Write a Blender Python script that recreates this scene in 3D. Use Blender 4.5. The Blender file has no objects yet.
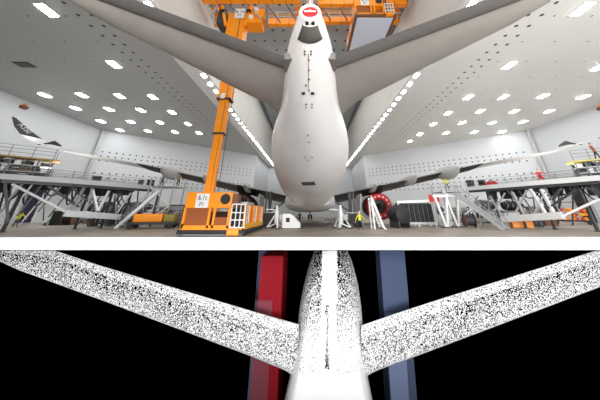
import bpy, bmesh, math, random
from mathutils import Vector, Matrix
from mathutils.bvhtree import BVHTree
random.seed(7)
sc = bpy.context.scene
COL = sc.collection
PI = math.pi
# ------------------------------------------------------------------ camera
F = 220.0; PX, PY = 310.0, 118.0; TH = math.radians(23.13); H = 1.75
CT, ST = math.cos(TH), math.sin(TH)
cam = bpy.data.cameras.new('camera'); co = bpy.data.objects.new('camera', cam); COL.objects.link(co)
co.location = (0, 0, H); co.rotation_euler = (PI/2 + TH, 0, 0)
cam.sensor_width = 36; cam.lens = F/600*36
cam.shift_x = -10/600; cam.shift_y = -82/600
cam.clip_end = 400
sc.camera = co
EYE = Vector((0, 0, H))

def ray(px, py):
    x, u = px - PX, PY - py
    return Vector((x, F*CT - u*ST, F*ST + u*CT))
def at(px, py, Y=None, z=None, X=None):
    d = ray(px, py)
    if Y is not None: s = Y/d.y
    elif z is not None: s = (z - H)/d.z
    else: s = X/d.x
    return EYE + d*s
def onplane(px, py, P, Q):
    d = ray(px, py); n = Vector((Q[1]-P[1], -(Q[0]-P[0]), 0))
    s = n.dot(Vector((P[0], P[1], 0)) - Vector((0, 0, 0)))/n.dot(d)
    return EYE + d*s

# ------------------------------------------------------------------ materials
MATS = {}
def mat(name, col, rough=.5, metal=0, noise=0, nscale=3.0, emit=0, spec=.5):
    if name in MATS: return MATS[name]
    m = bpy.data.materials.new(name); m.use_nodes = True
    nt = m.node_tree; b = nt.nodes['Principled BSDF']
    b.inputs['Base Color'].default_value = (*col, 1); b.inputs['Roughness'].default_value = rough
    b.inputs['Metallic'].default_value = metal; b.inputs['Specular IOR Level'].default_value = spec
    if emit:
        b.inputs['Emission Color'].default_value = (*col, 1); b.inputs['Emission Strength'].default_value = emit
    if noise:
        tc = nt.nodes.new('ShaderNodeTexCoord'); n = nt.nodes.new('ShaderNodeTexNoise')
        n.inputs['Scale'].default_value = nscale; n.inputs['Detail'].default_value = 5
        r = nt.nodes.new('ShaderNodeValToRGB')
        r.color_ramp.elements[0].position = .3; r.color_ramp.elements[1].position = .7
        r.color_ramp.elements[0].color = (*[c*(1-noise) for c in col], 1)
        r.color_ramp.elements[1].color = (*[min(1, c*(1+noise*.5)) for c in col], 1)
        nt.links.new(tc.outputs['Object'], n.inputs['Vector']); nt.links.new(n.outputs['Fac'], r.inputs['Fac'])
        nt.links.new(r.outputs['Color'], b.inputs['Base Color'])
    MATS[name] = m
    return m
def srgb(r, g, b):
    f = lambda c: (c/255/12.92) if c/255 <= .04045 else ((c/255+.055)/1.055)**2.4
    return (f(r), f(g), f(b))

class NB:
    """small node-expression helper"""
    def __init__(s, nt): s.nt = nt
    def m(s, op, a, b=None, c=None):
        n = s.nt.nodes.new('ShaderNodeMath'); n.operation = op
        for i, v in enumerate((a, b, c)):
            if v is None: continue
            if isinstance(v, (int, float)): n.inputs[i].default_value = v
            else: s.nt.links.new(v, n.inputs[i])
        return n.outputs[0]

def dotted(name, base, dark, ux, uz, spans, du, rad, rows, rough=.6, noise=.05, rowspace=None, grid=None):
    """base colour with a grid of round dark holes. ux: unit vector (plan) giving u; uz: unit vector giving v.
    rows: list of v values; spans: (u0,u1) range with holes."""
    m = bpy.data.materials.new(name); m.use_nodes = True; nt = m.node_tree; b = nt.nodes['Principled BSDF']
    b.inputs['Roughness'].default_value = rough
    g = nt.nodes.new('ShaderNodeNewGeometry'); nb = NB(nt)
    def dot(v):
        n = nt.nodes.new('ShaderNodeVectorMath'); n.operation = 'DOT_PRODUCT'
        nt.links.new(g.outputs['Position'], n.inputs[0]); n.inputs[1].default_value = v
        return n.outputs['Value']
    u = dot(ux); v = dot(uz)
    fu = nb.m('SUBTRACT', nb.m('FRACT', nb.m('DIVIDE', u, du)), .5)
    fu = nb.m('MULTIPLY', fu, du)
    uok = nb.m('MULTIPLY', nb.m('GREATER_THAN', u, spans[0]), nb.m('LESS_THAN', u, spans[1]))
    if rowspace:
        fv = nb.m('MULTIPLY', nb.m('SUBTRACT', nb.m('FRACT', nb.m('DIVIDE', v, rowspace)), .5), rowspace)
        r2 = nb.m('ADD', nb.m('MULTIPLY', fu, fu), nb.m('MULTIPLY', fv, fv))
        fac = nb.m('LESS_THAN', r2, rad*rad)
        if rows:
            vok = nb.m('MULTIPLY', nb.m('GREATER_THAN', v, rows[0]), nb.m('LESS_THAN', v, rows[1]))
            fac = nb.m('MULTIPLY', fac, vok)
    else:
        fac = None
        for z in rows:
            dv = nb.m('SUBTRACT', v, z)
            t = nb.m('LESS_THAN', nb.m('ADD', nb.m('MULTIPLY', fu, fu), nb.m('MULTIPLY', dv, dv)), rad*rad)
            fac = t if fac is None else nb.m('MAXIMUM', fac, t)
    fac = nb.m('MULTIPLY', fac, uok)
    if grid:
        du2, dv2, vmin, r2_ = grid
        gu = nb.m('MULTIPLY', nb.m('SUBTRACT', nb.m('FRACT', nb.m('DIVIDE', u, du2)), .5), du2)
        gv = nb.m('MULTIPLY', nb.m('SUBTRACT', nb.m('FRACT', nb.m('DIVIDE', v, dv2)), .5), dv2)
        gf = nb.m('LESS_THAN', nb.m('ADD', nb.m('MULTIPLY', gu, gu), nb.m('MULTIPLY', gv, gv)), r2_*r2_)
        gf = nb.m('MULTIPLY', gf, nb.m('GREATER_THAN', nb.m('ABSOLUTE', v), vmin))
        fac = nb.m('MAXIMUM', fac, gf)
    nz = nt.nodes.new('ShaderNodeTexNoise'); nz.inputs['Scale'].default_value = .15; nz.inputs['Detail'].default_value = 4
    nt.links.new(g.outputs['Position'], nz.inputs['Vector'])
    mx0 = nt.nodes.new('ShaderNodeMixRGB'); nt.links.new(nz.outputs['Fac'], mx0.inputs['Fac'])
    mx0.inputs['Color1'].default_value = (*[c*(1-noise) for c in base], 1); mx0.inputs['Color2'].default_value = (*[min(1, c*(1+noise)) for c in base], 1)
    mx = nt.nodes.new('ShaderNodeMixRGB'); nt.links.new(fac, mx.inputs['Fac'])
    nt.links.new(mx0.outputs['Color'], mx.inputs['Color1']); mx.inputs['Color2'].default_value = (*dark, 1)
    nt.links.new(mx.outputs['Color'], b.inputs['Base Color'])
    return m

ORANGE = mat('orange_paint', srgb(252, 150, 14), .4, noise=.06)
ORANGE_D = mat('brown_orange_mesh', srgb(150, 78, 25), .6)
YELLOW = mat('yellow_paint', srgb(240, 175, 25), .45)
WHITE = mat('white_paint', (.8, .8, .79), .45)
WHITE_G = mat('white_gloss_aircraft', (.715, .685, .66), .3, noise=.03, nscale=.6)
LGREY = mat('galvanised_steel', (.46, .47, .48), .45, .2, noise=.1)
MGREY = mat('mid_grey_steel', (.20, .205, .21), .5, .2)
DGREY = mat('dark_grey_steel', (.045, .047, .05), .5)
BLACK = mat('black_rubber', (.012, .012, .013), .6)
RED = mat('red_cover', srgb(195, 30, 35), .5)
BRED = mat('bright_red', srgb(230, 35, 35), .45)
STABG = mat('grey_tailplane', srgb(168, 161, 154), .4, noise=.08, nscale=1.2)
STABD = mat('darker_elevator', srgb(120, 116, 113), .4, noise=.1, nscale=1.5)
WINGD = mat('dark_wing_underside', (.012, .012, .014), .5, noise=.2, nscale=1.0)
FAIR = mat('grey_fairing', (.42, .42, .42), .35)
METAL = mat('bare_titanium', (.32, .31, .29), .28, .85, noise=.15, nscale=1.2)
WOOD = mat('wooden_board', srgb(165, 135, 80), .7, noise=.2)
YBOARD = mat('yellow_board', srgb(205, 190, 95), .6, noise=.15)
BROWN = mat('brown_cardboard', srgb(120, 80, 60), .7)
HIVIS = mat('high_vis_yellow', srgb(225, 225, 45), .6)
GREENISH = mat('dark_green_canvas', srgb(50, 58, 45), .7)
PURPLE = mat('dark_purple_curtain', srgb(52, 46, 72), .7)
SKIN = mat('skin', srgb(205, 160, 135), .5)
NAVY = mat('navy_cloth', srgb(30, 34, 48), .8)
TROUS = mat('grey_trousers', srgb(95, 98, 95), .8)
TAN = mat('terracotta_cloth', srgb(175, 95, 75), .8)
HAIR = mat('dark_hair', (.02, .015, .012), .7)
LAMP = mat('lamp_diffuser', (1, 1, 1), .5, emit=48)
LEDM = mat('led_diffuser', (.97, .98, 1), .5, emit=30)
FASCIA = mat('white_slab_edge', (.95, .95, .95), .8, spec=0)

# ------------------------------------------------------------------ builders
def tag(o, label=None, cat=None, group=None, kind=None):
    if label: o['label'] = label
    if cat: o['category'] = cat
    if group: o['group'] = group
    if kind: o['kind'] = kind
    return o
def thing(name, label, cat, loc=(0, 0, 0), rz=0, group=None):
    o = bpy.data.objects.new(name, None); COL.objects.link(o); o.empty_display_size = .2
    o.location = loc; o.rotation_euler = (0, 0, rz)
    return tag(o, label, cat, group)

class MB:
    def __init__(s, off=(0, 0, 0)): s.bm = bmesh.new(); s.off = Vector(off)
    def v(s, p): return s.bm.verts.new(Vector(p) - s.off)
    def poly(s, pts): return s.bm.faces.new([s.v(p) for p in pts])
    def hexa(s, a, b):
        """a, b: two quads (lists of four points) joined into a closed solid"""
        A = [s.v(p) for p in a]; B = [s.v(p) for p in b]
        s.bm.faces.new(A[::-1]); s.bm.faces.new(B)
        for i in range(4):
            j = (i+1) % 4; s.bm.faces.new((A[i], A[j], B[j], B[i]))
        return s
    def box(s, x0, x1, y0, y1, z0, z1):
        return s.hexa([(x0, y0, z0), (x1, y0, z0), (x1, y1, z0), (x0, y1, z0)], [(x0, y0, z1), (x1, y0, z1), (x1, y1, z1), (x0, y1, z1)])
    def bar(s, p, q, w, h=None, up=(0, 0, 1)):
        h = h or w; p, q = Vector(p), Vector(q); d = (q-p).normalized(); u = Vector(up)
        if abs(d.dot(u)) > .98: u = Vector((0, 1, 0))
        r = d.cross(u).normalized(); t = r.cross(d)
        c = [(-1, -1), (1, -1), (1, 1), (-1, 1)]
        return s.hexa([p + r*(a*w/2) + t*(b*h/2) for a, b in c], [q + r*(a*w/2) + t*(b*h/2) for a, b in c])
    def tube(s, pts, rad, n=8, caps=True):
        pts = [Vector(p) for p in pts]; rads = rad if isinstance(rad, (list, tuple)) else [rad]*len(pts)
        rings = []
        for i, p in enumerate(pts):
            d = (pts[min(i+1, len(pts)-1)] - pts[max(i-1, 0)]).normalized()
            u = Vector((0, 0, 1)) if abs(d.z) < .95 else Vector((0, 1, 0))
            r = d.cross(u).normalized(); t = r.cross(d)
            rings.append([s.v(p + (r*math.cos(2*PI*k/n) + t*math.sin(2*PI*k/n))*rads[i]) for k in range(n)])
        s.skin(rings, caps); return s
    def skin(s, rings, caps=True, closed=True):
        for a, b in zip(rings, rings[1:]):
            n = len(a)
            for k in range(n if closed else n-1):
                j = (k+1) % n; s.bm.faces.new((a[k], a[j], b[j], b[k]))
        if caps and closed:
            s.bm.faces.new(rings[0][::-1]); s.bm.faces.new(rings[-1])
    def rings(s, lists, caps=True, closed=True):
        s.skin([[s.v(p) for p in l] for l in lists], caps, closed); return s
    def build(s, name, m, parent=None, smooth=False, bevel=0, loc=None):
        bmesh.ops.recalc_face_normals(s.bm, faces=s.bm.faces)
        me = bpy.data.meshes.new(name); s.bm.to_mesh(me); s.bm.free()
        for mm in (m if isinstance(m, list) else [m]): me.materials.append(mm)
        o = bpy.data.objects.new(name, me); COL.objects.link(o)
        if smooth:
            for p in me.polygons: p.use_smooth = True
            try: me.set_sharp_from_angle(angle=math.radians(40))
            except Exception: pass
        if parent: o.parent = parent
        if loc is not None: o.location = loc
        if bevel:
            b = o.modifiers.new('bevel', 'BEVEL'); b.width = bevel; b.segments = 2; b.limit_method = 'ANGLE'
        return o
def struct(mb, name, m, **k):
    o = mb.build(name, m, **k); o['kind'] = 'structure'; return o
def copy_tree(o, parent=None):
    c = o.copy(); COL.objects.link(c); c.parent = parent
    for ch in list(o.children): copy_tree(ch, c)
    return c
def text(body, size, loc, rot, m, parent, name='lettering', ext=.004, sx=1):
    cu = bpy.data.curves.new(name, 'FONT'); cu.body = body; cu.size = size; cu.align_x = 'CENTER'; cu.align_y = 'CENTER'; cu.extrude = ext
    tmp = bpy.data.objects.new(name, cu); COL.objects.link(tmp)
    d = bpy.context.evaluated_depsgraph_get(); d.update()
    me = bpy.data.meshes.new_from_object(tmp.evaluated_get(d)); bpy.data.objects.remove(tmp); bpy.data.curves.remove(cu)
    me.name = name; me.materials.clear(); me.materials.append(m)
    o = bpy.data.objects.new(name, me); COL.objects.link(o); o.location = loc; o.rotation_euler = rot; o.scale = (sx, 1, 1); o.parent = parent
    return o

# ------------------------------------------------------------------ hangar shell
XL, XR = -48.3, 50.8; YC = 48.3; YB = 73.0; YE = 97.0; ZC = 19.25; ZR = 31.5; YF = 18.8; YN = -12.0; SL = 15.0
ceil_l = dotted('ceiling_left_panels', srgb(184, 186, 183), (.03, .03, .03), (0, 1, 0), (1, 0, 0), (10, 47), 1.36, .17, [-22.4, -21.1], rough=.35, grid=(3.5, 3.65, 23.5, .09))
ceil_r = dotted('ceiling_right_panels', srgb(234, 233, 228), (.03, .03, .03), (0, 1, 0), (1, 0, 0), (10, 60), 1.36, .17, [22.4, 21.1], rough=.35, grid=(3.5, 3.65, 23.5, .09))  # paler than the left panels: stronger light on this side put into the colour
roof_m = dotted('slot_roof_panels', srgb(170, 176, 178), (.05, .05, .05), (0, 1, 0), (1, 0, 0), (0, 96), 2.6, .24, None, rowspace=1.9, rough=.5)
WALLM = mat('white_wall', srgb(208, 211, 214), .5, noise=.03, nscale=.08)
SLOTM = mat('slot_wall_white', srgb(226, 226, 222), .5, noise=.04, nscale=.1)
def dirv(a, b):
    d = (Vector((*b, 0)) - Vector((*a, 0))).normalized(); return tuple(d)
A1, A2 = (XL, YC), (-18.0, YB); B1, B2 = (XR, YC), (18.0, YB)
ua, ub = dirv(A1, A2), dirv(B1, B2)
u0a = Vector(ua).dot(Vector((*A1, 0))); u0b = Vector(ub).dot(Vector((*B1, 0)))
rows = [7.7, 8.7, 9.7, 12.4, 13.4, 14.4]
wl_m = dotted('perforated_wall_panels_a', srgb(212, 215, 218), (.03, .03, .03), ua, (0, 0, 1), (u0a+1.2, u0a+38), 1.25, .165, rows, rough=.5, noise=.02)
wr_m = dotted('perforated_wall_panels_b', srgb(212, 215, 218), (.03, .03, .03), ub, (0, 0, 1), (u0b+1.2, u0b+40), 1.25, .165, rows, rough=.5, noise=.02)

fl = bpy.data.materials.new('concrete_floor'); fl.use_nodes = True
nt = fl.node_tree; b = nt.nodes['Principled BSDF']; b.inputs['Roughness'].default_value = .45
g = nt.nodes.new('ShaderNodeNewGeometry'); n = nt.nodes.new('ShaderNodeTexNoise'); n.inputs['Scale'].default_value = .35; n.inputs['Detail'].default_value = 7
r = nt.nodes.new('ShaderNodeValToRGB'); r.color_ramp.elements[0].position = .3; r.color_ramp.elements[1].position = .7
r.color_ramp.elements[0].color = (*srgb(140, 130, 118), 1); r.color_ramp.elements[1].color = (*srgb(172, 162, 148), 1)
nt.links.new(g.outputs['Position'], n.inputs['Vector']); nt.links.new(n.outputs['Fac'], r.inputs['Fac']); nt.links.new(r.outputs['Color'], b.inputs['Base Color'])

m = MB(); P = [(XL, YF), (XR, YF), (XR, YC), (18, YB), (18, YE), (-18, YE), (-18, YB), (XL, YC)]
m.rings([[(x, y, -.83) for x, y in P], [(x, y, 0) for x, y in P]])
fo = struct(m, 'floor', [fl, FASCIA])
for p in fo.data.polygons:
    if p.normal.y < -.9: p.material_index = 1
m = MB(); m.box(XL, XR, YN, 2.7, -.83, 0); struct(m, 'floor_near', fl)
def wall(name, a, bb, z0, z1, mm, t=.4, out=None):
    a, bb = Vector((*a, 0)), Vector((*bb, 0)); d = (bb-a).normalized(); nrm = Vector((-d.y, d.x, 0))*t*(out or 1)
    m = MB(); q = [a, bb, bb+nrm, a+nrm]
    m.hexa([p + Vector((0, 0, z0)) for p in q], [p + Vector((0, 0, z1)) for p in q]); return struct(m, name, mm)
wall('wall_left', (XL, YN), (XL, YC), 0, ZC, WALLM)
wall('wall_left_rear', A1, A2, 0, ZC, wl_m)
wall('wall_right', (XR, YN), (XR, YC), 0, ZC, WALLM, out=-1)
wall('wall_right_rear', B1, B2, 0, ZC, wr_m, out=-1)
wall('wall_rear', (-18, YE), (18, YE), 0, ZR, WALLM)
wall('wall_nose_left', (-18, YB), (-18, YE), 0, ZC, WALLM)
wall('wall_nose_right', (18, YB), (18, YE), 0, ZC, WALLM, out=-1)
def ceil(name, pts, z, mm, t=.4):
    m = MB(); m.rings([[(x, y, z) for x, y in pts], [(x, y, z+t) for x, y in pts]]); return struct(m, name, mm)
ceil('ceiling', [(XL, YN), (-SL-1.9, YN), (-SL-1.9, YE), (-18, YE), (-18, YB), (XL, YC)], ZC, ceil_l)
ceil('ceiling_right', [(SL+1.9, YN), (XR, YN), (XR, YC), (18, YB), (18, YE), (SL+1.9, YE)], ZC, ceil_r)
ceil('roof', [(-SL, YN), (SL, YN), (SL, YE), (-SL, YE)], ZR, roof_m)
wall('wall_slot_left', (-SL+.4, YN), (-SL+.4, YE), ZC+.4, ZR, SLOTM)
wall('wall_slot_right', (SL-.4, YN), (SL-.4, YE), ZC+.4, ZR, SLOTM, out=-1)
# sloping light troughs along both edges of the slot
for sgn, nm in ((-1, 'trim_1'), (1, 'trim_2')):
    m = MB(); x0, x1 = sgn*(SL+1.9), sgn*(SL-.5)
    m.hexa([(x0, YN, ZC), (x1, YN, ZC+.45), (x1, YE, ZC+.45), (x0, YE, ZC)], [(x0, YN, ZC+.3), (x1, YN, ZC+.85), (x1, YE, ZC+.85), (x0, YE, ZC+.3)])
    struct(m, nm, WHITE)
# corner pilasters where side and rear walls meet
for nm, (x, y) in (('trim_3', (XL+.5, YC-.4)), ('trim_4', (XR-.5, YC-.4))):
    m = MB(); m.box(x-.22, x+.22, y-.22, y+.22, 0, ZC); struct(m, nm, mat('pale_trim', srgb(198, 199, 196), .6))
# slot wall dark cornice
for sgn, nm in ((-1, 'trim_5'), (1, 'trim_6')):
    m = MB(); m.box(*sorted((sgn*(SL-.4), sgn*(SL-1.1))), 8, YE, ZR-.8, ZR); struct(m, nm, MGREY)

# ------------------------------------------------------------------ ceiling lamps
def lamp(px, py, label, group):
    p = at(px, py, z=ZC-.02)
    t = thing('ceiling_lamp', label, 'ceiling lamp', p, 0, group)
    m = MB(); m.box(-.5, .5, -.76, .76, -.06, .02); m.build('housing', WHITE, t)
    m = MB(); m.box(-.43, .43, -.68, .68, -.09, -.05); m.build('diffuser', LAMP, t)
    return t
LLAMPS = [(47, 10), (114, 64), (45, 95), (82, 95), (120, 96), (153, 97), (76, 108), (109, 109), (141, 110), (172, 112), (101, 121), (131, 121.7), (160, 122.3), (188, 124), (120, 130), (148, 131), (175, 132), (199, 133)]
RLAMPS = [(581.5, 9.3), (509, 65), (599, 67), (468, 97), (503, 97), (543, 96), (583, 97), (448, 113), (480, 111), (514, 111), (549, 111), (433, 124), (462, 122.7), (492, 122.7), (523, 121.7), (420, 134), (446, 133), (474, 132), (502, 131.7), (410, 141)]
ordn = ['first', 'second', 'third', 'fourth', 'fifth', 'sixth', 'seventh', 'eighth']
def lamp_rows(L, side):
    rws = []
    for l in L:
        if rws and abs(rws[-1][0][1] - l[1]) < 5 and not (side == 'left' and l in ((45, 95),)): rws[-1].append(l)
        else: rws.append([l])
    names = ['nearest', 'second-nearest', 'third', 'fourth', 'fifth', 'sixth', 'seventh']
    for i, rw in enumerate(rws):
        rw = sorted(rw, key=lambda l: abs(l[0] - PX))
        for k, l in enumerate(rw):
            if len(rw) == 1: lb = f'lone oblong ceiling lamp over the {side} wing in the {names[i]} row'
            else: lb = f'oblong ceiling lamp over the {side} wing, {ordn[k]} from the slot in the {names[i]} row'
            lamp(*l, lb, f'ceiling lamps over the {side} wing')
lamp_rows(LLAMPS, 'left'); lamp_rows(RLAMPS, 'right')
# slot edge LED lights
for sgn, side in ((-1, 'left'), (1, 'right')):
    k = 0; y = 12.6
    while y < 95.5:
        x = sgn*(SL+.05)
        t = thing('strip_light', f'square white light in the {side} slot edge, number {k+1} counting from the tail end', 'strip light', (x, y, ZC+.33), 0, f'lights along the {side} slot edge')
        t.rotation_euler = (0, -sgn*math.atan2(.45, 2.4)*-1, 0)
        m = MB(); m.box(-.32, .32, -.55, .55, -.08, .06); m.build('frame', WHITE, t)
        m = MB(); m.box(-.25, .25, -.47, .47, -.12, -.07); m.build('diffuser', LEDM, t)
        y += 2.28; k += 1
# dark ventilation grille in the left ceiling
p = at(24.5, 64.5, z=ZC)
t = thing('ceiling_vent', 'dark slatted ventilation grille in the left ceiling', 'vent', (p.x, p.y, ZC-.03))
m = MB(); m.box(-1.0, 1.0, -.55, .55, -.04, .02); m.build('frame', DGREY, t)
for k in range(5):
    m = MB(); y = -.4 + k*.2; m.box(-.9, .9, y-.04, y+.04, -.08, -.03); m.build('slat', MGREY, t)
# small red alarm beacons where wall meets ceiling
for px, py, lb in ((29, 98.5, 'orange alarm beacon high on the left wall'), (596, 100, 'orange alarm beacon high on the right wall')):
    X = XL+.35 if px < 300 else XR-.35
    p = at(px, py, X=X)
    t = thing('alarm_lamp', lb, 'beacon', p)
    m = MB(); m.box(*((-.345, .3) if px < 300 else (-.3, .345)), -.4, .4, -1.9, -1.4); m.build('housing', BROWN, t)
    m = MB(); m.tube([(0, 0, -1.4), (0, 0, -1.1), (0, 0, -1.0)], [.25, .25, .1], 10); m.build('lens', ORANGE, t, smooth=True)

# ------------------------------------------------------------------ aircraft
AC = thing('airplane', 'white twin-engine jet airliner parked nose-in, its tail overhead', 'airplane', (0, 30, 0))
AO = Vector((0, 30, 0))
# fuselage sections: Y, top z, bottom z, half width
SEC = [(6.05, 8.95, 8.07, .43), (6.6, 9.1, 7.7, .64), (7.6, 9.3, 7.15, .96), (9.0, 9.4, 6.45, 1.25), (10.5, 9.4, 5.72, 1.48), (12.0, 9.3, 5.08, 1.82), (13.5, 9.15, 4.5, 2.30), (15.0, 9.0, 4.0, 2.72), (17.0, 8.75, 3.4, 3.03), (19.5, 8.5, 2.8, 3.14), (22.5, 8.3, 2.3, 3.16),
       (26, 8.1, 2.05, 3.1), (30, 8.05, 2.0, 3.05), (48, 8.05, 2.0, 3.05), (62, 8.05, 2.05, 3.05), (66, 7.6, 2.3, 2.7), (69.5, 6.7, 2.7, 2.0), (71.5, 5.6, 3.3, 1.1), (72.2, 4.8, 4.0, .35)]
def sect(Y, zt, zb, hw, n=36, a0=0, a1=2*PI, grow=0):
    zc = (zt+zb)/2; hz = (zt-zb)/2 + grow; hw += grow
    cnt = n if abs(a1-a0) > 6.2 else n+1
    return [(hw*math.sin(a0+(a1-a0)*k/n), Y, zc - hz*math.cos(a0+(a1-a0)*k/n)) for k in range(cnt)]
def interp(Y):
    for a, c in zip(SEC, SEC[1:]):
        if a[0] <= Y <= c[0]:
            f = (Y-a[0])/(c[0]-a[0]); return tuple(a[i]+(c[i]-a[i])*f for i in range(4))
ys = []
for a, c in zip(SEC, SEC[1:]):
    k = 3 if a[0] < 30 else 1
    ys += [a[0]+(c[0]-a[0])*i/k for i in range(k)]
ys.append(SEC[-1][0])
# smooth the profile with a Catmull-Rom
def cr(Y):
    for i in range(len(SEC)-1):
        a, c = SEC[i], SEC[i+1]
        if a[0] <= Y <= c[0]:
            p0 = SEC[max(i-1, 0)]; p3 = SEC[min(i+2, len(SEC)-1)]
            h = c[0]-a[0]; f = (Y-a[0])/h; out = [Y]
            for j in (1, 2, 3):
                m0 = (c[j]-p0[j])/(c[0]-p0[0])*h; m1 = (p3[j]-a[j])/(p3[0]-a[0])*h
                out.append((2*f**3-3*f**2+1)*a[j] + (f**3-2*f*f+f)*m0 + (-2*f**3+3*f*f)*c[j] + (f**3-f*f)*m1)
            return tuple(out)
m = MB(AO); m.rings([sect(*cr(y)) for y in ys]); fus = m.build('fuselage', WHITE_G, AC, smooth=True)
# tail-end auxiliary exhaust: ring, metal fairing underneath, red cover
m = MB(AO); c = cr(6.05); zc = (c[1]+c[2])/2
def circ(r, Y, zc=zc, n=28): return [(r*math.sin(2*PI*k/n), Y, zc-r*math.cos(2*PI*k/n)) for k in range(n)]
m.rings([circ(.28, 6.12), circ(.28, 5.92), circ(.31, 5.86), circ(.37, 5.87), circ(.42, 5.95), circ(.44, 6.1)], caps=False)
m.build('exhaust_ring', mat('white_ring', (.78, .77, .75), .3), AC, smooth=True)
m = MB(AO); m.rings([circ(.285, 6.0), circ(.285, 5.93), circ(.22, 5.9), circ(.02, 5.89)]); cov = m.build('exhaust_cover', BRED, AC, smooth=True)
m = MB(AO); m.box(-.21, .21, 5.868, 5.884, zc-.035, zc+.03); m.box(-.05, .05, 5.868, 5.884, zc+.05, zc+.07); m.build('cover_lettering', WHITE, cov)
m = MB(AO); yy = [6.07+.068*i for i in range(9)]
m.rings([sect(*cr(y), n=20, a0=-.62-.025*i, a1=.62+.025*i, grow=.012) for i, y in enumerate(yy)], closed=False)
o = m.build('metal_fairing', METAL, AC, smooth=True); s = o.modifiers.new('thick', 'SOLIDIFY'); s.thickness = .02; s.offset = 1
for sx in (-1, 1):
    m = MB(AO); c = cr(6.07)
    m.tube([(sx*.11, 6.0, zc-.475), (sx*.11, 6.03, zc-.36)], .065, 12); m.build('drain_vent', BLACK, AC)
# marks on the belly
dg = bpy.context.evaluated_depsgraph_get(); dg.update()
bv = BVHTree.FromObject(fus, dg)
def onfus(px, py):
    l, nrm, _, _ = bv.ray_cast(EYE - AO, ray(px, py).normalized())
    return l, nrm
def belly(px, py, w, h, name, mm, t=.03):
    l, nrm = onfus(px, py)
    if l is None: return
    m = MB(); m.box(-w/2, w/2, -h/2, h/2, -.02, t)
    o = m.build(name, mm, AC); o.location = l
    o.rotation_euler = nrm.to_track_quat('Z', 'Y').to_euler(); return o
belly(308.5, 183.5, .95, .5, 'access_hatch', mat('dark_hatch', srgb(60, 55, 45), .6))
for px, py in ((303.5, 93), (312.5, 93)): belly(px, py, .15, .1, 'antenna', BLACK, .05)
for px, py in ((305, 51), (311, 51), (305, 54), (311, 54), (309, 60), (309, 70), (309, 79), (306, 85), (309, 90), (306, 104), (312, 104), (306, 107), (312, 107), (308, 135), (309, 142), (305, 157), (312, 157), (308, 160), (309, 192)):
    belly(px, py, .055, .055, 'drain_mast', DGREY, .04)
l0 = [onfus(308.5, py)[0] for py in range(53, 93, 4)]
m = MB(); 
for a, c in zip(l0, l0[1:]): m.bar(Vector(a)+Vector((0, -.005, -.012)), Vector(c)+Vector((0, -.005, -.012)), .02, .015)
m.build('panel_seam', MGREY, AC)
# wing-body fairing
m = MB(AO); R = []
for Y, hw, zt, zb in ((27.5, 2.2, 3.6, 2.35), (29, 2.9, 4.0, 1.95), (31, 3.3, 4.4, 1.75), (36, 3.5, 4.6, 1.7), (44, 3.4, 4.4, 1.75), (48, 2.8, 4.0, 2.0)):
    R.append([(hw*math.copysign(abs(math.sin(a))**.7, math.sin(a)), Y, (zt+zb)/2 - (zt-zb)/2*math.copysign(abs(math.cos(a))**.7, math.cos(a))) for a in [2*PI*k/28 for k in range(28)]])
m.rings(R); m.build('belly_fairing', mat('fairing_white', (.52, .52, .51), .4), AC, smooth=True)

def foil(le, te, th, n=9):
    """closed airfoil ring between leading and trailing edge points, thickness th"""
    le, te = Vector(le), Vector(te); up = []; lo = []
    for i in range(n):
        f = i/(n-1); s = f**1.6 if f < 1 else 1
        t = th*(2.2*math.sqrt(max(s, 0))*(1-s)*.9 + .04*(1-s) + .012)
        p = le.lerp(te, s); up.append(p + Vector((0, 0, t*.5))); lo.append(p - Vector((0, 0, t*.5)))
    return up + lo[::-1]
# tailplane: hinge line splits stabiliser and elevator
for sg, side in ((1, 'right'), (-1, 'left')):
    X = lambda p: Vector((sg*p[0], p[1], p[2]))
    z0, z1 = 7.75, 8.65
    te0 = at(335, 56, z=z0); te1 = at(545, -22.5, z=z1)
    hg0 = at(335, 68.5, z=z0); hg1 = at(551, -11, z=z1)
    le0 = at(341, 115, z=z0); le1 = at(550, 1.5, z=z1)
    lem = at(510, 24.5, z=8.45); tem = te0.lerp(te1, .79); hgm = hg0.lerp(hg1, .79)
    lek = at(352, 104, z=z0+.05)
    inn = lambda p: Vector((p.x*.3, p.y, p.z-.05))
    m = MB(AO); m.rings([[X(q) for q in foil(inn(le0), inn(hg0), .55)], [X(q) for q in foil(le0, hg0, .55)], [X(q) for q in foil(lek, hg0.lerp(hg1, .05), .5)], [X(q) for q in foil(lem, hgm, .3)], [X(q) for q in foil(le1, hg1, .14)]])
    st = m.build('tailplane', STABG, AC, smooth=True)
    m = MB(AO)
    g = lambda a, c: a.lerp(c, -.02)
    m.rings([[X(q) for q in foil(g(hg0, te0), te0, .2, 6)], [X(q) for q in foil(g(hgm, tem), tem, .14, 6)], [X(q) for q in foil(g(hg1, te1), te1, .08, 6)]])
    m.build('elevator', STABD, st, smooth=True)
    m = MB(AO); q0 = X(te0); q1 = X(hg0)
    m.hexa([q0+Vector((-sg*.35, .05, -.12)), q0+Vector((sg*.03, .05, -.12)), q0+Vector((sg*.03, .05, .2)), q0+Vector((-sg*.35, .05, .2))], [q1+Vector((-sg*.35, 0, -.16)), q1+Vector((sg*.03, 0, -.16)), q1+Vector((sg*.03, 0, .2)), q1+Vector((-sg*.35, 0, .2))])
    m.build('root_seal', STABD, AC)
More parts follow.
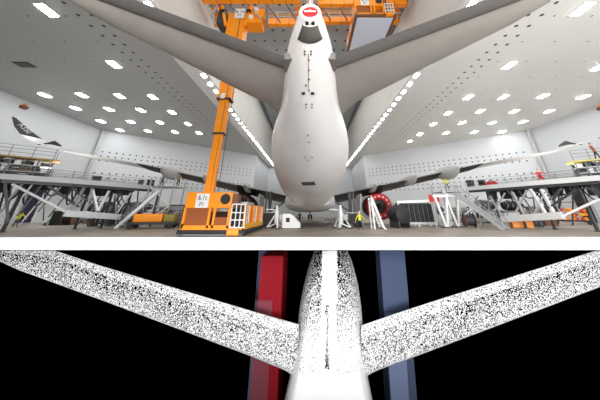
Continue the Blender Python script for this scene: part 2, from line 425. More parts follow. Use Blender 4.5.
# fin, above and out of sight from below
m = MB(AO); m.rings([foil((0, 17, 8.9), (0, 8.2, 9.3), 0), ], caps=False) if False else None
R = []
for z, ya, yb, t in ((9.0, 17.5, 8.0, .35), (13, 13.2, 6.6, .25), (17.6, 9.0, 5.2, .12)):
    ring = []
    for i in range(8): f = i/7; ring.append((t*2.0*math.sqrt(f)*(1-f)+.02, ya+(yb-ya)*f, z))
    for i in range(7, -1, -1): f = i/7; ring.append((-t*2.0*math.sqrt(f)*(1-f)-.02, ya+(yb-ya)*f, z))
    R.append(ring)
m.rings(R); m.build('fin', WHITE_G, AC, smooth=True)

# wings
TE = [(2.0, 36.0, 3.6), (5.3, 35.0, 4.3), (14.5, 33.0, 6.05), (22.3, 28.1, 7.5), (22.6, 27.9, 7.56), (28.9, 23.9, 8.35), (30.4, 23.0, 8.85)]
LE = [(2.0, 47.5, 3.3), (5.3, 45.0, 3.8), (14.5, 38.6, 5.7), (22.3, 32.6, 7.3), (22.6, 32.4, 7.35), (28.9, 27.4, 8.35), (30.4, 25.9, 8.9)]
TK = [1.6, 1.5, 1.15, .75, .4, .3, .24]
for sg in (1, -1):
    X = lambda p: Vector((sg*p[0], p[1], p[2]))
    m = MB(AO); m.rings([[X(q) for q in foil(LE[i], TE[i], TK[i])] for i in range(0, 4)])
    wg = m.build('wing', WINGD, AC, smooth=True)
    m = MB(AO); m.rings([[X(q) for q in foil(LE[i], TE[i], TK[i])] for i in range(4, 7)])
    m.build('outer_wing', WHITE_G, wg, smooth=True)
    m = MB(AO)
    wl = [((30.4, 25.9, 8.9), (30.4, 23.0, 8.85), .2), ((31.0, 25.4, 9.2), (30.9, 22.8, 9.12), .18), ((31.5, 24.9, 9.6), (31.4, 22.6, 9.5), .16), ((32.2, 23.8, 10.4), (32.0, 22.2, 10.3), .1), ((32.5, 22.4, 11.3), (32.4, 21.9, 11.3), .05)]
    R = []
    for le, te, t in wl:
        ring = []; le, te = Vector(le), Vector(te)
        for i in range(7): f = i/6; p = le.lerp(te, f); w = t*(2*math.sqrt(f)*(1-f)+.05); ring.append(X(p + Vector((w*.6, 0, w*.6))))
        for i in range(6, -1, -1): f = i/6; p = le.lerp(te, f); w = t*(2*math.sqrt(f)*(1-f)+.05); ring.append(X(p - Vector((w*.6, 0, w*.6))))
        if sg > 0: ring = [p + Vector((2.6*min(1, (le.z-8.9)*1.2), 0, 0)) for p in ring]
        R.append(ring)
    m.rings(R[:3]); wlt = m.build('winglet', WHITE_G, AC, smooth=True)
    m = MB(AO); m.rings(R[2:]); m.build('winglet_tip', BLACK, wlt, smooth=True)
    if sg < 0:
        # white lettering on the inner face of the left winglet
        pa = Vector((-31.05, 23.3, 9.72)); pb = Vector((-32.1, 22.55, 10.75))
        ydir = (pb-pa).normalized()
        zdir = (-(pa - EYE)); zdir = (zdir - ydir*zdir.dot(ydir)).normalized()
        xdir = ydir.cross(zdir)
        lo = text('A350', .62, (0, 0, 0), (0, 0, 0), WHITE, wlt)
        M = Matrix((ydir*-1, zdir.cross(ydir*-1), zdir)).transposed().to_4x4()
        M.translation = (pa+pb)/2 - AO + zdir*.16
        lo.matrix_local = M
    # flap track fairings under the trailing edge
    for px, yy_, r in ((372, 35.5, .6), (410, 33.5, .75), (449, 30.6, .95)):
        c = at(px, {372: 188.5, 410: 180, 449: 172.5}[px], Y=yy_)
        m = MB(AO); m.tube([X(c+Vector((0, dy, dz))) for dy, dz in ((-2.3, .35), (-1.6, .15), (-.6, 0), (.8, -.05), (2.2, .1), (3.5, .35))], [.06, .42*r*1.2, .72*r*1.2, .78*r*1.2, .6*r*1.2, .1], 16)
        m.build('flap_fairing', FAIR, wg, smooth=True)
    # engine, opened, with a red protective cover ring
    ec = Vector((sg*10.6, 36.2, 2.55))
    m = MB(AO); m.tube([ec+Vector((0, d, 0)) for d in (.1, .6, 2.0, 3.6, 5.0)], [1.25, 1.5, 1.7, 1.75, 1.6], 28)
    en = m.build('engine', BLACK, AC, smooth=True)
    R = []
    for d, r in ((-.05, 1.0), (-.3, 1.08), (-.42, 1.35), (-.4, 1.7), (-.15, 1.92), (.5, 2.0), (.5, 1.0)): R.append([ec + Vector((r*math.sin(2*PI*k/32), d, r*math.cos(2*PI*k/32))) for k in range(32)])
    m = MB(AO); m.rings(R, caps=False); rg = m.build('cowl_ring', RED if sg > 0 else mat('brown_dark_ring', srgb(62, 40, 38), .6), en, smooth=True)
    for k in range(14):
        a = 2*PI*k/14; q = ec + Vector((1.42*math.sin(a), -.42, 1.42*math.cos(a)))
        m = MB(AO); m.tube([q, q+Vector((0, .06, 0))], .11, 8); m.build('cover_patch', WHITE if sg > 0 else MGREY, rg)
    m = MB(AO); m.tube([ec+Vector((0, -.35, 0)), ec+Vector((0, .3, 0)), ec+Vector((0, .6, 0))], [.12, .5, .95], 20); m.build('exhaust_plug', BLACK, en, smooth=True)
    m = MB(AO); m.rings([[ec+Vector((sg*.35, -1.0, 1.9)), ec+Vector((-sg*.35, -1.0, 1.9)), ec+Vector((-sg*.35, 4.4, 1.5)), ec+Vector((sg*.35, 4.4, 1.5))], [ec+Vector((sg*.3, -2.2, 2.9)), ec+Vector((-sg*.3, -2.2, 2.9)), ec+Vector((-sg*.3, 4.0, 2.6)), ec+Vector((sg*.3, 4.0, 2.6))]])
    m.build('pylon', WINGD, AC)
    # main landing gear
    gx, gy = sg*5.35, 31.6
    m = MB(AO); m.tube([(gx, gy, .75), (gx, gy, 2.2), (gx, gy, 4.3)], [.2, .2, .28], 12); m.build('gear_strut', DGREY, AC, smooth=True)
    m = MB(AO); m.bar((gx+sg*.55, gy, 1.6), (gx+sg*.5, gy, 4.2), .16); m.bar((gx, gy, 1.7), (gx-sg*2.2, gy+.3, 3.2), .26); m.build('side_brace', DGREY, AC)
    m = MB(AO); m.bar((gx, gy-1.1, .72), (gx, gy+1.1, .72), .28); m.build('bogie_beam', MGREY, AC)
    for dy in (-1.05, 1.05):
        for dx in (-.75, .75):
            m = MB(AO); c = (gx+dx, gy+dy, .69)
            R = []
            for w, r in ((-.24, .3), (-.26, .45), (-.2, .66), (0, .69), (.2, .66), (.26, .45), (.24, .3)): R.append([(c[0]+w, c[1]+r*math.sin(2*PI*k/24), c[2]+r*math.cos(2*PI*k/24)) for k in range(24)])
            m.rings(R); m.build('wheel', BLACK, AC, smooth=True)
    m = MB(AO); m.rings([[(gx+sg*1.0, gy-1.5, 1.6), (gx+sg*1.1, gy-1.5, 1.6), (gx+sg*1.3, gy-1.5, 3.9), (gx+sg*1.2, gy-1.5, 3.9)], [(gx+sg*1.0, gy+1.5, 1.6), (gx+sg*1.1, gy+1.5, 1.6), (gx+sg*1.3, gy+1.5, 3.9), (gx+sg*1.2, gy+1.5, 3.9)]]); m.build('gear_door', FAIR, AC)
# nose landing gear far ahead on the centre line
m = MB(AO); m.tube([(0, 61, .6), (0, 61, 2.6)], .2, 10); m.build('nose_gear_strut', MGREY, AC)
for dx in (-.38, .38):
    m = MB(AO); R = []
    for w, r in ((-.2, .3), (-.2, .5), (0, .6), (.2, .5), (.2, .3)): R.append([(dx+w, 61+r*math.sin(2*PI*k/20), .6+r*math.cos(2*PI*k/20)) for k in range(20)])
    m.rings(R); m.build('nose_wheel', BLACK, AC, smooth=True)

for sg, side in ((-1, 'left'), (1, 'right')):
    a = at(38, 144.5, Y=24.2); c = at(48, 143.5, Y=24.2); d = at(54, 142.8, Y=24.2); e = at(61, 146, Y=24.2)
    m = MB(AO); X = lambda p: Vector((-sg*p.x, p.y, p.z))
    m.tube([X(a), X(c), X(d), X(e)], [.04, .1, .24, .07], 12); m.build('aileron_cover', DGREY, AC, smooth=True)
# ------------------------------------------------------------------ hanging work platforms and crane
def work_platform(label, x0, x1, y0, y1, zb, mast_sections, mx, my, raised=False):
    O = Vector(((x0+x1)/2, (y0+y1)/2, zb))
    t = thing('hanging_work_platform', label, 'work platform', O)
    w = x1-x0; L = y1-y0; fx0, fx1 = -w/2, w/2; fy0, fy1 = -L/2, L/2
    m = MB(); m.box(fx0-.15, fx1+.15, fy0-.15, fy1+.15, .12, .42); m.build('bumper', mat('brown_bumper', srgb(120, 75, 45), .6) if raised else BLACK, t, bevel=.04)
    m = MB(); m.box(fx0+.2, fx1-.2, fy0+.2, fy1-.2, .02, .12); m.build('underside_panel', mat('pale_panel', srgb(205, 210, 224), .6), t)
    m = MB(); m.box(fx0, fx1, fy0, fy1, .42, .55); m.build('deck', ORANGE, t)
    # front cabin
    h1, h2 = 2.05, 3.3; xs = fx0 + w*.76
    m = MB(); m.box(fx0, xs, fy0, fy0+1.4, h1, h2); cb = m.build('front_cabinet', ORANGE, t, bevel=.04)
    m = MB(); m.box(fx0+w*.17, fx0+w*.38, fy0-.03, fy0, h1+.02, h2-.12); sg = m.build('sign', WHITE, t)
    text('6.1t', .58, (fx0+w*.275, fy0-.045, h2-.45), (PI/2, 0, 0), BLACK, sg, sx=.85)
    text('P1', .46, (fx0+w*.275, fy0-.045, h1+.28), (PI/2, 0, 0), BLACK, sg, sx=.9)
    m = MB()
    for x in (fx0+.09, fx0+w*.42, fx0+w*.50, fx0+w*.74): m.box(x-.09, x+.09, fy0, fy0+.18, .55, h1)
    m.box(fx0, xs, fy0, fy0+.15, .55, .75); m.build('front_frame', ORANGE, t)
    m = MB(); m.box(fx0+.18, fx0+w*.40, fy0+.12, fy0+.16, .7, h1); m.box(fx0+w*.52, fx0+w*.74, fy0+.12, fy0+.16, .7, h1-.7); m.build('mesh_panel', ORANGE_D, t)
    m = MB(); m.box(fx0+.3, fx0+w*.36, fy0+.5, fy0+1.2, .55, 1.5); m.build('equipment_box', BROWN, t)
    # gate at the front corner
    for gi, (xa, ya, xb, yb) in enumerate(((xs+.1, fy0, fx1, fy0),)):
        m = MB()
        for z in (.6, 1.15, 1.7, 2.35): m.bar((xa, ya, z), (xb, yb, z), .08)
        for f in (0, .33, .66, 1): m.bar((xa+(xb-xa)*f, ya, .55), (xa+(xb-xa)*f, ya, 2.35), .07)
        m.build('gate', WHITE, t)
        m = MB(); m.box(xa-.1, xa, fy0-.02, fy0+.2, .42, h1); m.build('gate_post', ORANGE, t)
        m = MB(); m.box(fx1-.12, fx1, fy0, fy0+.18, .42, 2.4); m.build('gate_post', ORANGE, t)
        m = MB(); m.box(xa+.1, fx1-.25, fy0+.9, fy0+1.2, .55, 2.2); m.build('gate_backing', BLACK, t)  # black block set behind the gate to make its background dark
        m = MB(); m.box(fx0+.5, fx1-.5, fy0+4.2, fy0+6.0, .55, 1.8); m.build('tool_chest', DGREY, t)
        m = MB(); m.box(xs, fx1-.3, fy0-.3, fy0, .05, .5); m.build('step_box', ORANGE, t)
    # side panels: orange posts with white gates between
    npan = 5
    for sx, x in ((-1, fx0+.06), (1, fx1-.06)):
        for k in range(npan+1):
            y = fy0 + .2 + (L-.4)*k/npan
            m = MB(); m.box(x-.09, x+.09, y-.1, y+.1, .55, 2.35); m.build('side_post', ORANGE, t)
        for k in range(npan):
            ya = fy0 + .35 + (L-.4)*k/npan; yb = ya + (L-.4)/npan - .3
            m = MB()
            for z in (.75, 1.3, 1.85, 2.3): m.bar((x, ya, z), (x, yb, z), .06)
            for f in (0, .5, 1): m.bar((x, ya+(yb-ya)*f, .7), (x, ya+(yb-ya)*f, 2.3), .06)
            m.build('side_gate', WHITE if k % 2 == 0 else ORANGE, t)
        m = MB(); m.box(x-.1, x+.12, fy0, fy1, .5, .85); m.build('kick_board', YELLOW, t)
    m = MB()
    for z in (.75, 1.5, 2.3): m.bar((fx0, fy1, z), (fx1, fy1, z), .08)
    m.build('rear_rail', ORANGE, t)
    m = MB(); m.box(fx1-1.6, fx1-.3, fy0+1.6, fy0+4.2, 2.3, 2.6); m.build('canopy', LGREY, t)
    m = MB(); m.tube([(xs-.55, fy0-.04, h2-.55), (xs-.55, fy0+.1, h2-.55)], .42, 16); m.build('cable_reel', BLACK, t, smooth=True)
    m = MB(); m.box(xs-.1, xs+.5, fy0+.1, fy0+.9, h1, h2-.15); m.build('winch_box', BROWN, t)
    # telescopic mast
    for i, (za, zb2, wd) in enumerate(mast_sections):
        c = Vector((mx, my, 0)) - O
        m = MB(); m.box(c.x-wd/2, c.x+wd/2, c.y-wd*.35, c.y+wd*.35, za-zb, zb2-zb); ms = m.build('mast_section', ORANGE, t, bevel=.03)
        m = MB(); m.box(c.x-wd/2-.06, c.x+wd/2+.06, c.y-wd*.35-.06, c.y+wd*.35+.06, za-zb, za-zb+.18); m.build('collar', DGREY, ms)
        m = MB(); m.box(c.x+wd*.2, c.x+wd*.24, c.y-wd*.35-.03, c.y-wd*.35+.01, za-zb+.3, zb2-zb-.2); m.build('guide_rail', BROWN, ms)
    return t
wp = work_platform('orange hanging work platform lowered onto the floor on its tall mast', -10.45, -5.35, 19.75, 27.3, 0, [(3.2, 9.0, .8), (9.0, 12.9, .98), (12.9, 18.0, 1.4), (18.0, 25.2, 2.15)], -9.3, 21.4)
wp2 = work_platform('orange hanging work platform raised high beside the tail, pale underside showing', 5.7, 10.6, 20.2, 26.9, 24.0, [(27.2, 30.6, 1.6)], 8.2, 23.4, True)
# white hoist plate on the lower mast (part of the mast)
m = MB(); c = at(223, 96, Y=20.6) - Vector(wp.location); m.box(c.x-.22, c.x+.22, c.y-.06, c.y, c.z-.3, c.z+.3); m.build('hoist_plate', WHITE, wp)
m = MB(); c = at(240, 13.5, Y=20.55) - Vector(wp.location); m.box(c.x-.62, c.x+.62, c.y-.06, c.y, c.z-.8, c.z+.8); hp = m.build('load_sign', WHITE, wp)
text('6.1t', .7, (c.x, c.y-.08, c.z+.25), (PI/2, 0, 0), BLACK, hp)
text('P1', .5, (c.x, c.y-.08, c.z-.4), (PI/2, 0, 0), BLACK, hp)
m = MB(); a = at(226, 140, Y=21.2)-Vector(wp.location); m.tube([a+Vector((0, 0, 9)), a+Vector((0, 0, -5.2))], .03, 6); m.build('cable', BLACK, wp)

def crane(label, x0, x1, ya, yb, z0):
    O = Vector(((x0+x1)/2, (ya+yb)/2, z0)); t = thing('overhead_crane', label, 'crane', O)
    for y in (ya, yb):
        m = MB(O); m.box(x0, x1, y-.3, y+.3, z0, z0+1.15); gi = m.build('girder', ORANGE, t, bevel=.03)
        n = int((x1-x0)/1.6)
        for k in range(n+1):
            x = x0 + (x1-x0)*k/n; m = MB(O); m.box(x-.03, x+.03, y-.34, y+.34, z0-.02, z0+1.17); m.build('stiffener', ORANGE_D, gi)
        m = MB(O)
        for z in (z0+1.7, z0+2.25): m.tube([(x0, y-.3, z), (x1, y-.3, z)], .05, 6)
        for k in range(n+1): x = x0 + (x1-x0)*k/n; m.tube([(x, y-.3, z0+1.1), (x, y-.3, z0+2.3)], .045, 6)
        m.build('walkway_rail', YELLOW, t)
    n = int((x1-x0)/2.2)
    for k in range(n):
        xa = x0+(x1-x0)*(k+.2)/n; xb = x0+(x1-x0)*(k+.8)/n
        m = MB(O); m.bar((xa, ya+.3, z0+.3), (xb, yb-.3, z0+.3), .16); m.build('cross_brace', MGREY, t)
    m = MB(O)
    for f in (.3, .55, .75): m.tube([(x0, ya+(yb-ya)*f, z0+.6), (x1, ya+(yb-ya)*f, z0+.6)], .07, 6)
    m.build('conduit', LGREY, t)
    for x in (x0+.4, x1-.4):
        m = MB(O); m.box(x-.4, x+.4, ya-1.0, yb+1.0, z0+1.2, z0+1.9); ec = m.build('end_carriage', ORANGE, t)
        m = MB(O)
        for y in (ya-.6, yb+.6): m.box(x-.15, x+.15, y-.15, y+.15, z0+1.9, ZR)
        m.build('hanger', MGREY, ec)
    return t
cr1 = crane('orange overhead crane bridge left of the tail carrying the lowered platform', -13.4, -1.2, 19.6, 23.4, 25.9)
cr2 = crane('orange overhead crane bridge right of the tail carrying the raised platform', 1.2, 13.4, 21.9, 25.0, 28.0)
# trolley hung under the left crane
t = thing('crane_trolley', 'orange trolley block with pale machinery at the top of the tall mast', 'trolley', (-9.35, 21.4, 24.6))
O = Vector((-9.35, 21.4, 24.6))
for dx in (-1.5, 1.5):
    m = MB(O); m.bar((O.x+dx*1.25, 20.3, 26.0), (O.x+dx*.75, 20.6, 23.0), .35); m.build('side_plate', ORANGE, t)
m = MB(O); m.box(O.x-2.3, O.x-1.3, 20.4, 22.6, 23.2, 25.6); m.build('motor', DGREY, t, bevel=.1)
m = MB(O); m.box(O.x+1.25, O.x+3.3, 20.4, 22.2, 23.4, 24.2); m.build('winch_drum', ORANGE, t, bevel=.1)
m = MB(O); m.box(O.x+1.2, O.x+3.6, 20.5, 22.6, 24.4, 25.8); m.build('gearbox_housing', ORANGE, t, bevel=.1)
m = MB(O); m.bar((O.x+3.7, 20.6, 27.6), (O.x+3.9, 21.0, 23.2), .3); m.build('hanger_arm', MGREY, t)
m = MB(O); m.tube([(O.x-2.6, 20.2, 25.6), (O.x-2.9, 20.1, 24.2), (O.x-2.2, 20.1, 22.9)], .12, 8); m.tube([(O.x+2.2, 20.2, 25.6), (O.x+2.6, 20.1, 24.4), (O.x+3.4, 20.1, 23.6)], .1, 8); m.build('hose', LGREY, t, smooth=True)
for k, (dx, dz) in enumerate(((1.6, .9), (2.5, 1.2), (-1.7, .9), (2.0, -.1))):
    m = MB(O); m.box(O.x+dx-.25, O.x+dx+.25, 20.15, 20.5, 24.2+dz-.25, 24.2+dz+.25); m.build('control_box', WHITE if k % 2 else BLACK, t)

# ------------------------------------------------------------------ people
def person(label, loc, rz=0, pose=None, top=HIVIS, legs=NAVY, hair=HAIR, scale=1.0, cap=None):
    """one continuous skinned body; pose: dict of joint offsets"""
    ps = dict(drop=0, lean=0.0, side=0.0, la=(-.32, .05, -.55), ra=(.32, .05, -.55), step=.12, knee=0)
    ps.update(pose or {})
    V = []; E = []; Rr = []
    def add(p, r, par=None):
        V.append(Vector(p)); Rr.append(r)
        if par is not None: E.append((par, len(V)-1))
        return len(V)-1
    ln, sd = ps['lean'], ps['side']
    pel = add((0, 0, .95), (.155, .12))
    wa = add((sd*.25, -ln*.25, 1.12), (.145, .105), pel)
    ch = add((sd*.7, -ln*.7, 1.33), (.175, .12), wa)
    ub = add((sd*.9, -ln*.9, 1.44), (.13, .09), ch)
    nk = add((sd, -ln*1.05, 1.52), (.055, .055), ub)
    h1 = add((sd*1.05, -ln*1.2-.015, 1.60), (.075, .085), nk)
    h2 = add((sd*1.08, -ln*1.25-.01, 1.68), (.082, .098), h1)
    h3 = add((sd*1.1, -ln*1.28, 1.755), (.055, .065), h2)
    add((sd*1.06, -ln*1.25-.115, 1.645), (.014, .016), h2)   # nose
    for s in (-1, 1):
        add((sd*1.08+s*.092, -ln*1.25+.01, 1.655), (.012, .02), h2)   # ears
        hip = add((s*.10, 0, .86), (.095, .1), pel)
        kn = add((s*.12, -ps['step']*s*.6-ps['knee']*.2, .48), (.065, .07), hip)
        an = add((s*.13, -ps['step']*s+.02, .1), (.042, .048), kn)
        add((s*.135, -ps['step']*s-.15, .045), (.045, .035), an)
        sh = add(V[ub] + Vector((s*.19, 0, -.03)), (.06, .062), ub)
        d = Vector(ps['la'] if s < 0 else ps['ra'])
        el = add(V[sh] + d*.5 + Vector((s*.03, .04, 0)), (.045, .045), sh)
        wr = add(V[sh] + d, (.03, .028), el)
        dn = (V[wr]-V[el]).normalized()
        pa = add(V[wr] + dn*.07, (.035, .018), wr)
        sidev = dn.cross(Vector((0, 1, .2))).normalized()
        for q, (o, l) in enumerate(((-.03, .075), (-.01, .09), (.01, .085), (.03, .065))):
            k1 = add(V[pa] + sidev*o + dn*.045, (.0095, .0095), pa)
            add(V[k1] + dn*l*.8 + Vector((0, -.015, 0)), (.008, .008), k1)
        th = add(V[wr] + dn*.04 + sidev*.045*(1) + Vector((0, -.02, 0)), (.011, .011), wr)
        add(V[th] + dn*.045 + sidev*.01, (.009, .009), th)
    if ps['drop']:
        for i, p in enumerate(V):
            if p.z > .7: p.z -= ps['drop']
            elif p.z > .3: p.y -= .36; p.z = .5
    me = bpy.data.meshes.new('person'); me.from_pydata(V, E, []); me.update()
    o = bpy.data.objects.new('person', me); COL.objects.link(o)
    sm = o.modifiers.new('skin', 'SKIN'); sm.use_smooth_shade = True
    for i, r in enumerate(Rr): me.skin_vertices[0].data[i].radius = r
    me.skin_vertices[0].data[0].use_root = True
    su = o.modifiers.new('sub', 'SUBSURF'); su.levels = 1; su.render_levels = 1
    d = bpy.context.evaluated_depsgraph_get(); d.update()
    me2 = bpy.data.meshes.new_from_object(o.evaluated_get(d)); me2.name = 'person'
    o.modifiers.clear(); o.data = me2; me2.materials.clear()
    for mm in (top, legs, SKIN, BLACK): me2.materials.append(mm)
    for f in me2.polygons:
        c = f.center; f.use_smooth = True
        arm = min(((c - V[i]).length for i in range(len(V)) if Rr[i][0] < .032), default=1)
        if (c - V[h2]).length < .17 or (c - V[nk]).length < .06: f.material_index = 2
        elif arm < .055 and c.z > .2: f.material_index = 2
        elif c.z > .93 - ps['drop']: f.material_index = 0
        elif c.z < .12: f.material_index = 3
        else: f.material_index = 1
    # hair or helmet, eyes
    m = MB(); c = V[h2]; R = []
    for j in range(6):
        a = j/5*PI*.5; rr = math.cos(a)*.112; z = c.z + .02 + math.sin(a)*.105
        R.append([(c.x + rr*.92*math.sin(2*PI*k/14), c.y + .012 + rr*math.cos(2*PI*k/14), z) for k in range(14)])
    m.rings(R); m.build('helmet' if cap else 'hair', cap or hair, o, smooth=True)
    for s in (-1, 1):
        m = MB(); m.box(c.x+s*.032-.012, c.x+s*.032+.012, c.y-.098, c.y-.085, c.z-.03, c.z-.012); m.build('eye', BLACK, o)
    o.location = loc; o.rotation_euler = (0, 0, rz); o.scale = (scale,)*3
    return tag(o, label, 'person', 'people working around the airplane')

gp = lambda px, py: at(px, py, z=0)
person('person in a yellow high-visibility vest standing on the floor beside the white ladder', gp(360.5, 230), .4, dict(ra=(.3, -.25, -.4)), cap=WHITE)
person('person in dark work clothes standing under the airplane belly', gp(299.5, 224.8), .2, {}, top=NAVY, cap=BLACK)
person('person in a yellow vest bending beside the dark purple curtain', gp(14, 227.5), 1.2, dict(lean=.42, la=(-.2, -.4, -.45), ra=(.2, -.45, -.4)), legs=TROUS)

# ------------------------------------------------------------------ docks
def rail(mb, pts, z, h, gap=1.7, r=.032, levels=(.36, .7, 1.0)):
    for a, c in zip(pts, pts[1:]):
        a, c = Vector((*a, 0)), Vector((*c, 0)); L = (c-a).length; n = max(1, round(L/gap))
        for k in range(n+1):
            p = a.lerp(c, k/n); mb.tube([p+Vector((0, 0, z)), p+Vector((0, 0, z+h))], r, 6)
        for l in levels: mb.tube([a+Vector((0, 0, z+h*l)), c+Vector((0, 0, z+h*l))], r*.8, 6)
def offset(pts, d):
    out = []
    for i, p in enumerate(pts):
        a = Vector(pts[max(i-1, 0)]); c = Vector(pts[min(i+1, len(pts)-1)]); t = (c-a).normalized(); n = Vector((-t.y, t.x))
        out.append(tuple(Vector(p)+n*d))
    return out
def dock(label, pts, wid, zs, braces, beams, legs, pale):
    c = Vector((pts[1][0], pts[1][1], 0)); t = thing('wing_dock', label, 'work dock', c)
    back = offset(pts, wid)
    for i in range(len(pts)-1):
        a, b2, c2, d2 = [Vector((*q, 0)) for q in (pts[i], pts[i+1], back[i+1], back[i])]
        za, zb = zs[i], zs[i+1]
        q = [a+Vector((0, 0, za)), b2+Vector((0, 0, zb)), c2+Vector((0, 0, zb)), d2+Vector((0, 0, za))]
        m = MB(c); m.hexa([p-Vector((0, 0, .14)) for p in q], q); m.build('deck', LGREY, t)
        m = MB(c); m.bar(q[0]+Vector((0, 0, -.08)), q[1]+Vector((0, 0, -.08)), .14, .5); m.build('edge_board', pale, t)
        m = MB(c); m.bar(q[0]+Vector((0, .3, -.48)), q[1]+Vector((0, .3, -.48)), .22, .3); m.bar(q[3]+Vector((0, -.3, -.35)), q[2]+Vector((0, -.3, -.35)), .22, .4); m.build('deck_beam', DGREY, t)
        m = MB(c); rail(m, [pts[i], pts[i+1]], (za+zb)/2, .9); m.build('guard_rail', MGREY, t)
        m = MB(c); rail(m, [back[i], back[i+1]], (za+zb)/2, .9); m.build('guard_rail', MGREY, t)
    for (p, q, w, mm) in braces:
        m = MB(c); m.bar(p, q, w); m.build('brace', mm, t)
    rn = random.Random(len(braces)*7)
    def under(f, d, z):
        L = sum((Vector(pts[i+1])-Vector(pts[i])).length for i in range(len(pts)-1)); f *= L
        for i in range(len(pts)-1):
            l = (Vector(pts[i+1])-Vector(pts[i])).length
            if f <= l or i == len(pts)-2:
                k = min(1, f/l); a = Vector(pts[i]).lerp(Vector(pts[i+1]), k); b3 = Vector(back[i]).lerp(Vector(back[i+1]), k); p = a.lerp(b3, d); return Vector((p.x, p.y, z))
            f -= l
    for k in range(18):
        f = .06+.86*k/17; d = .25+.6*rn.random(); df = rn.choice((-1, 1))*rn.uniform(.04, .1)
        m = MB(c); m.bar(under(f, d, 4.7), under(max(.02, min(.98, f+df)), d, rn.uniform(.3, 1.6)), .11); m.build('brace', rn.choice((MGREY, DGREY, LGREY)), t)
    for k in range(14):
        f = .05+.85*k/13; d = rn.uniform(.1, .8); z0_ = rn.uniform(3.9, 4.6); dz = rn.uniform(.6, 1.9); g_ = min(.98, f+rn.uniform(.05, .12))
        m = MB(c); m.tube([under(f+(g_-f)*j/8, d, z0_-dz*(1-(j/4-1)**2)) for j in range(9)], .07, 6); m.build('cable_loop', BLACK, t)
    for k in range(9):
        f = .1+.8*k/8; p = under(f, .35+.3*rn.random(), 0); hh = rn.uniform(.6, 1.3)
        m = MB(c); m.box(p.x-.55, p.x+.55, p.y-.3, p.y+.3, 4.6-hh, 4.6); m.build('hanging_bag', BLACK if k % 3 else DGREY, t, bevel=.08)
    for (p, q, w, h, mm) in beams:
        m = MB(c); m.bar(p, q, w, h); m.build('base_beam', mm, t)
    for (x, y, z, w, mm) in legs:
        m = MB(c); m.box(x-w/2, x+w/2, y-w/2, y+w/2, 0, z); m.box(x-w, x+w, y-w, y+w, 0, .06); m.build('leg', mm, t)
    return t
LP = [(-31.5, 19.4), (-28.9, 21.0), (-25.7, 24.4), (-21.6, 31.2)]
LP = LP[::-1]  # so that the offset goes away from the camera
DZ = 4.9
lz = [DZ]*4
P_, Q_ = (-30.2, 20.2), (-21.7, 31.0)
def bl(L, P, Q, back=0):
    out = []
    for (x0, y0, x1, y1, w, mm) in L:
        out.append((onplane(x0, y0, P, Q), onplane(x1, y1, P, Q), w, mm))
    return out
Lbr = bl([(12, 184, 66, 212, .2, LGREY), (22, 184, 2, 207, .12, MGREY), (42, 185, 17, 216, .12, DGREY), (48, 186, 79, 207, .22, DGREY), (70, 186, 90, 203, .18, DGREY),
          (84, 187, 72, 211, .2, LGREY), (93, 188, 85, 211, .2, LGREY), (93, 190, 98, 211, .18, WHITE), (109, 191, 98, 211, .18, WHITE), (131, 193, 117, 213, .16, LGREY), (5, 183, 8, 222, .2, DGREY), (60, 186, 38, 212, .1, DGREY), (120, 193, 128, 213, .1, DGREY)], P_, Q_)
Lbm = [(onplane(64, 213.2, P_, Q_), onplane(120, 217, P_, Q_), .9, .62, LGREY), (onplane(120, 215.5, P_, Q_)+Vector((0, .5, 0)), onplane(150, 217, P_, Q_)+Vector((0, .8, 0)), .7, .4, MGREY)]
leg_l = []
for px in (70, 97, 118, 148): p = onplane(px, 220, P_, Q_); leg_l.append((p.x-.3, p.y+1.2, 4.0, .18, DGREY))
p = onplane(3, 214, P_, Q_); leg_l.append((p.x, p.y+.6, 4.0, .2, DGREY))
dock('grey steel wing dock with pale deck edge on the left of the airplane', LP, -4.2, lz, Lbr, Lbm, leg_l, mat('pale_edge_grey', (.5, .5, .51), .5))
RP = [(18.2, 33.8), (22.4, 34.2), (25.4, 27.5), (27.9, 21.8), (31.2, 19.6)]
RP = [(22.6, 33.0), (25.4, 27.2), (28.3, 22.0), (31.8, 19.6)]
P2, Q2 = (22.6, 33.0), (28.3, 22.0)
Rbr = bl([(600, 199, 563, 216, .2, WHITE), (530, 189, 549, 219, .24, WHITE), (541, 189, 557, 219, .24, WHITE), (512, 192, 527, 220, .22, LGREY), (490, 196, 502, 216, .18, LGREY), (576, 190, 548, 208, .18, DGREY), (586, 187, 602, 196, .2, DGREY),
          (527, 190, 516, 212, .16, LGREY), (505, 193, 493, 214, .14, LGREY), (545, 192, 534, 214, .16, LGREY), (560, 189, 553, 200, .2, DGREY), (478, 196, 470, 212, .12, MGREY)], P2, Q2)
Rbm = [(onplane(503, 219, P2, Q2), onplane(563, 215.5, P2, Q2), .9, .7, mat('pale_beam', (.66, .66, .65), .5)), (onplane(470, 220, P2, Q2)+Vector((0, .5, 0)), onplane(505, 219.5, P2, Q2)+Vector((0, .5, 0)), .7, .5, LGREY)]
leg_r = []
for px in (560, 530, 505, 475): p = onplane(px, 220, P2, Q2); leg_r.append((p.x+.3, p.y+1.2, 4.0, .18, DGREY))
p = onplane(600, 214, P2, Q2); leg_r.append((p.x, p.y+.8, 4.0, .2, DGREY))
dock('white-edged steel wing dock on the right of the airplane', RP, 4.2, [DZ]*4, Rbr, Rbm, leg_r, WHITE)

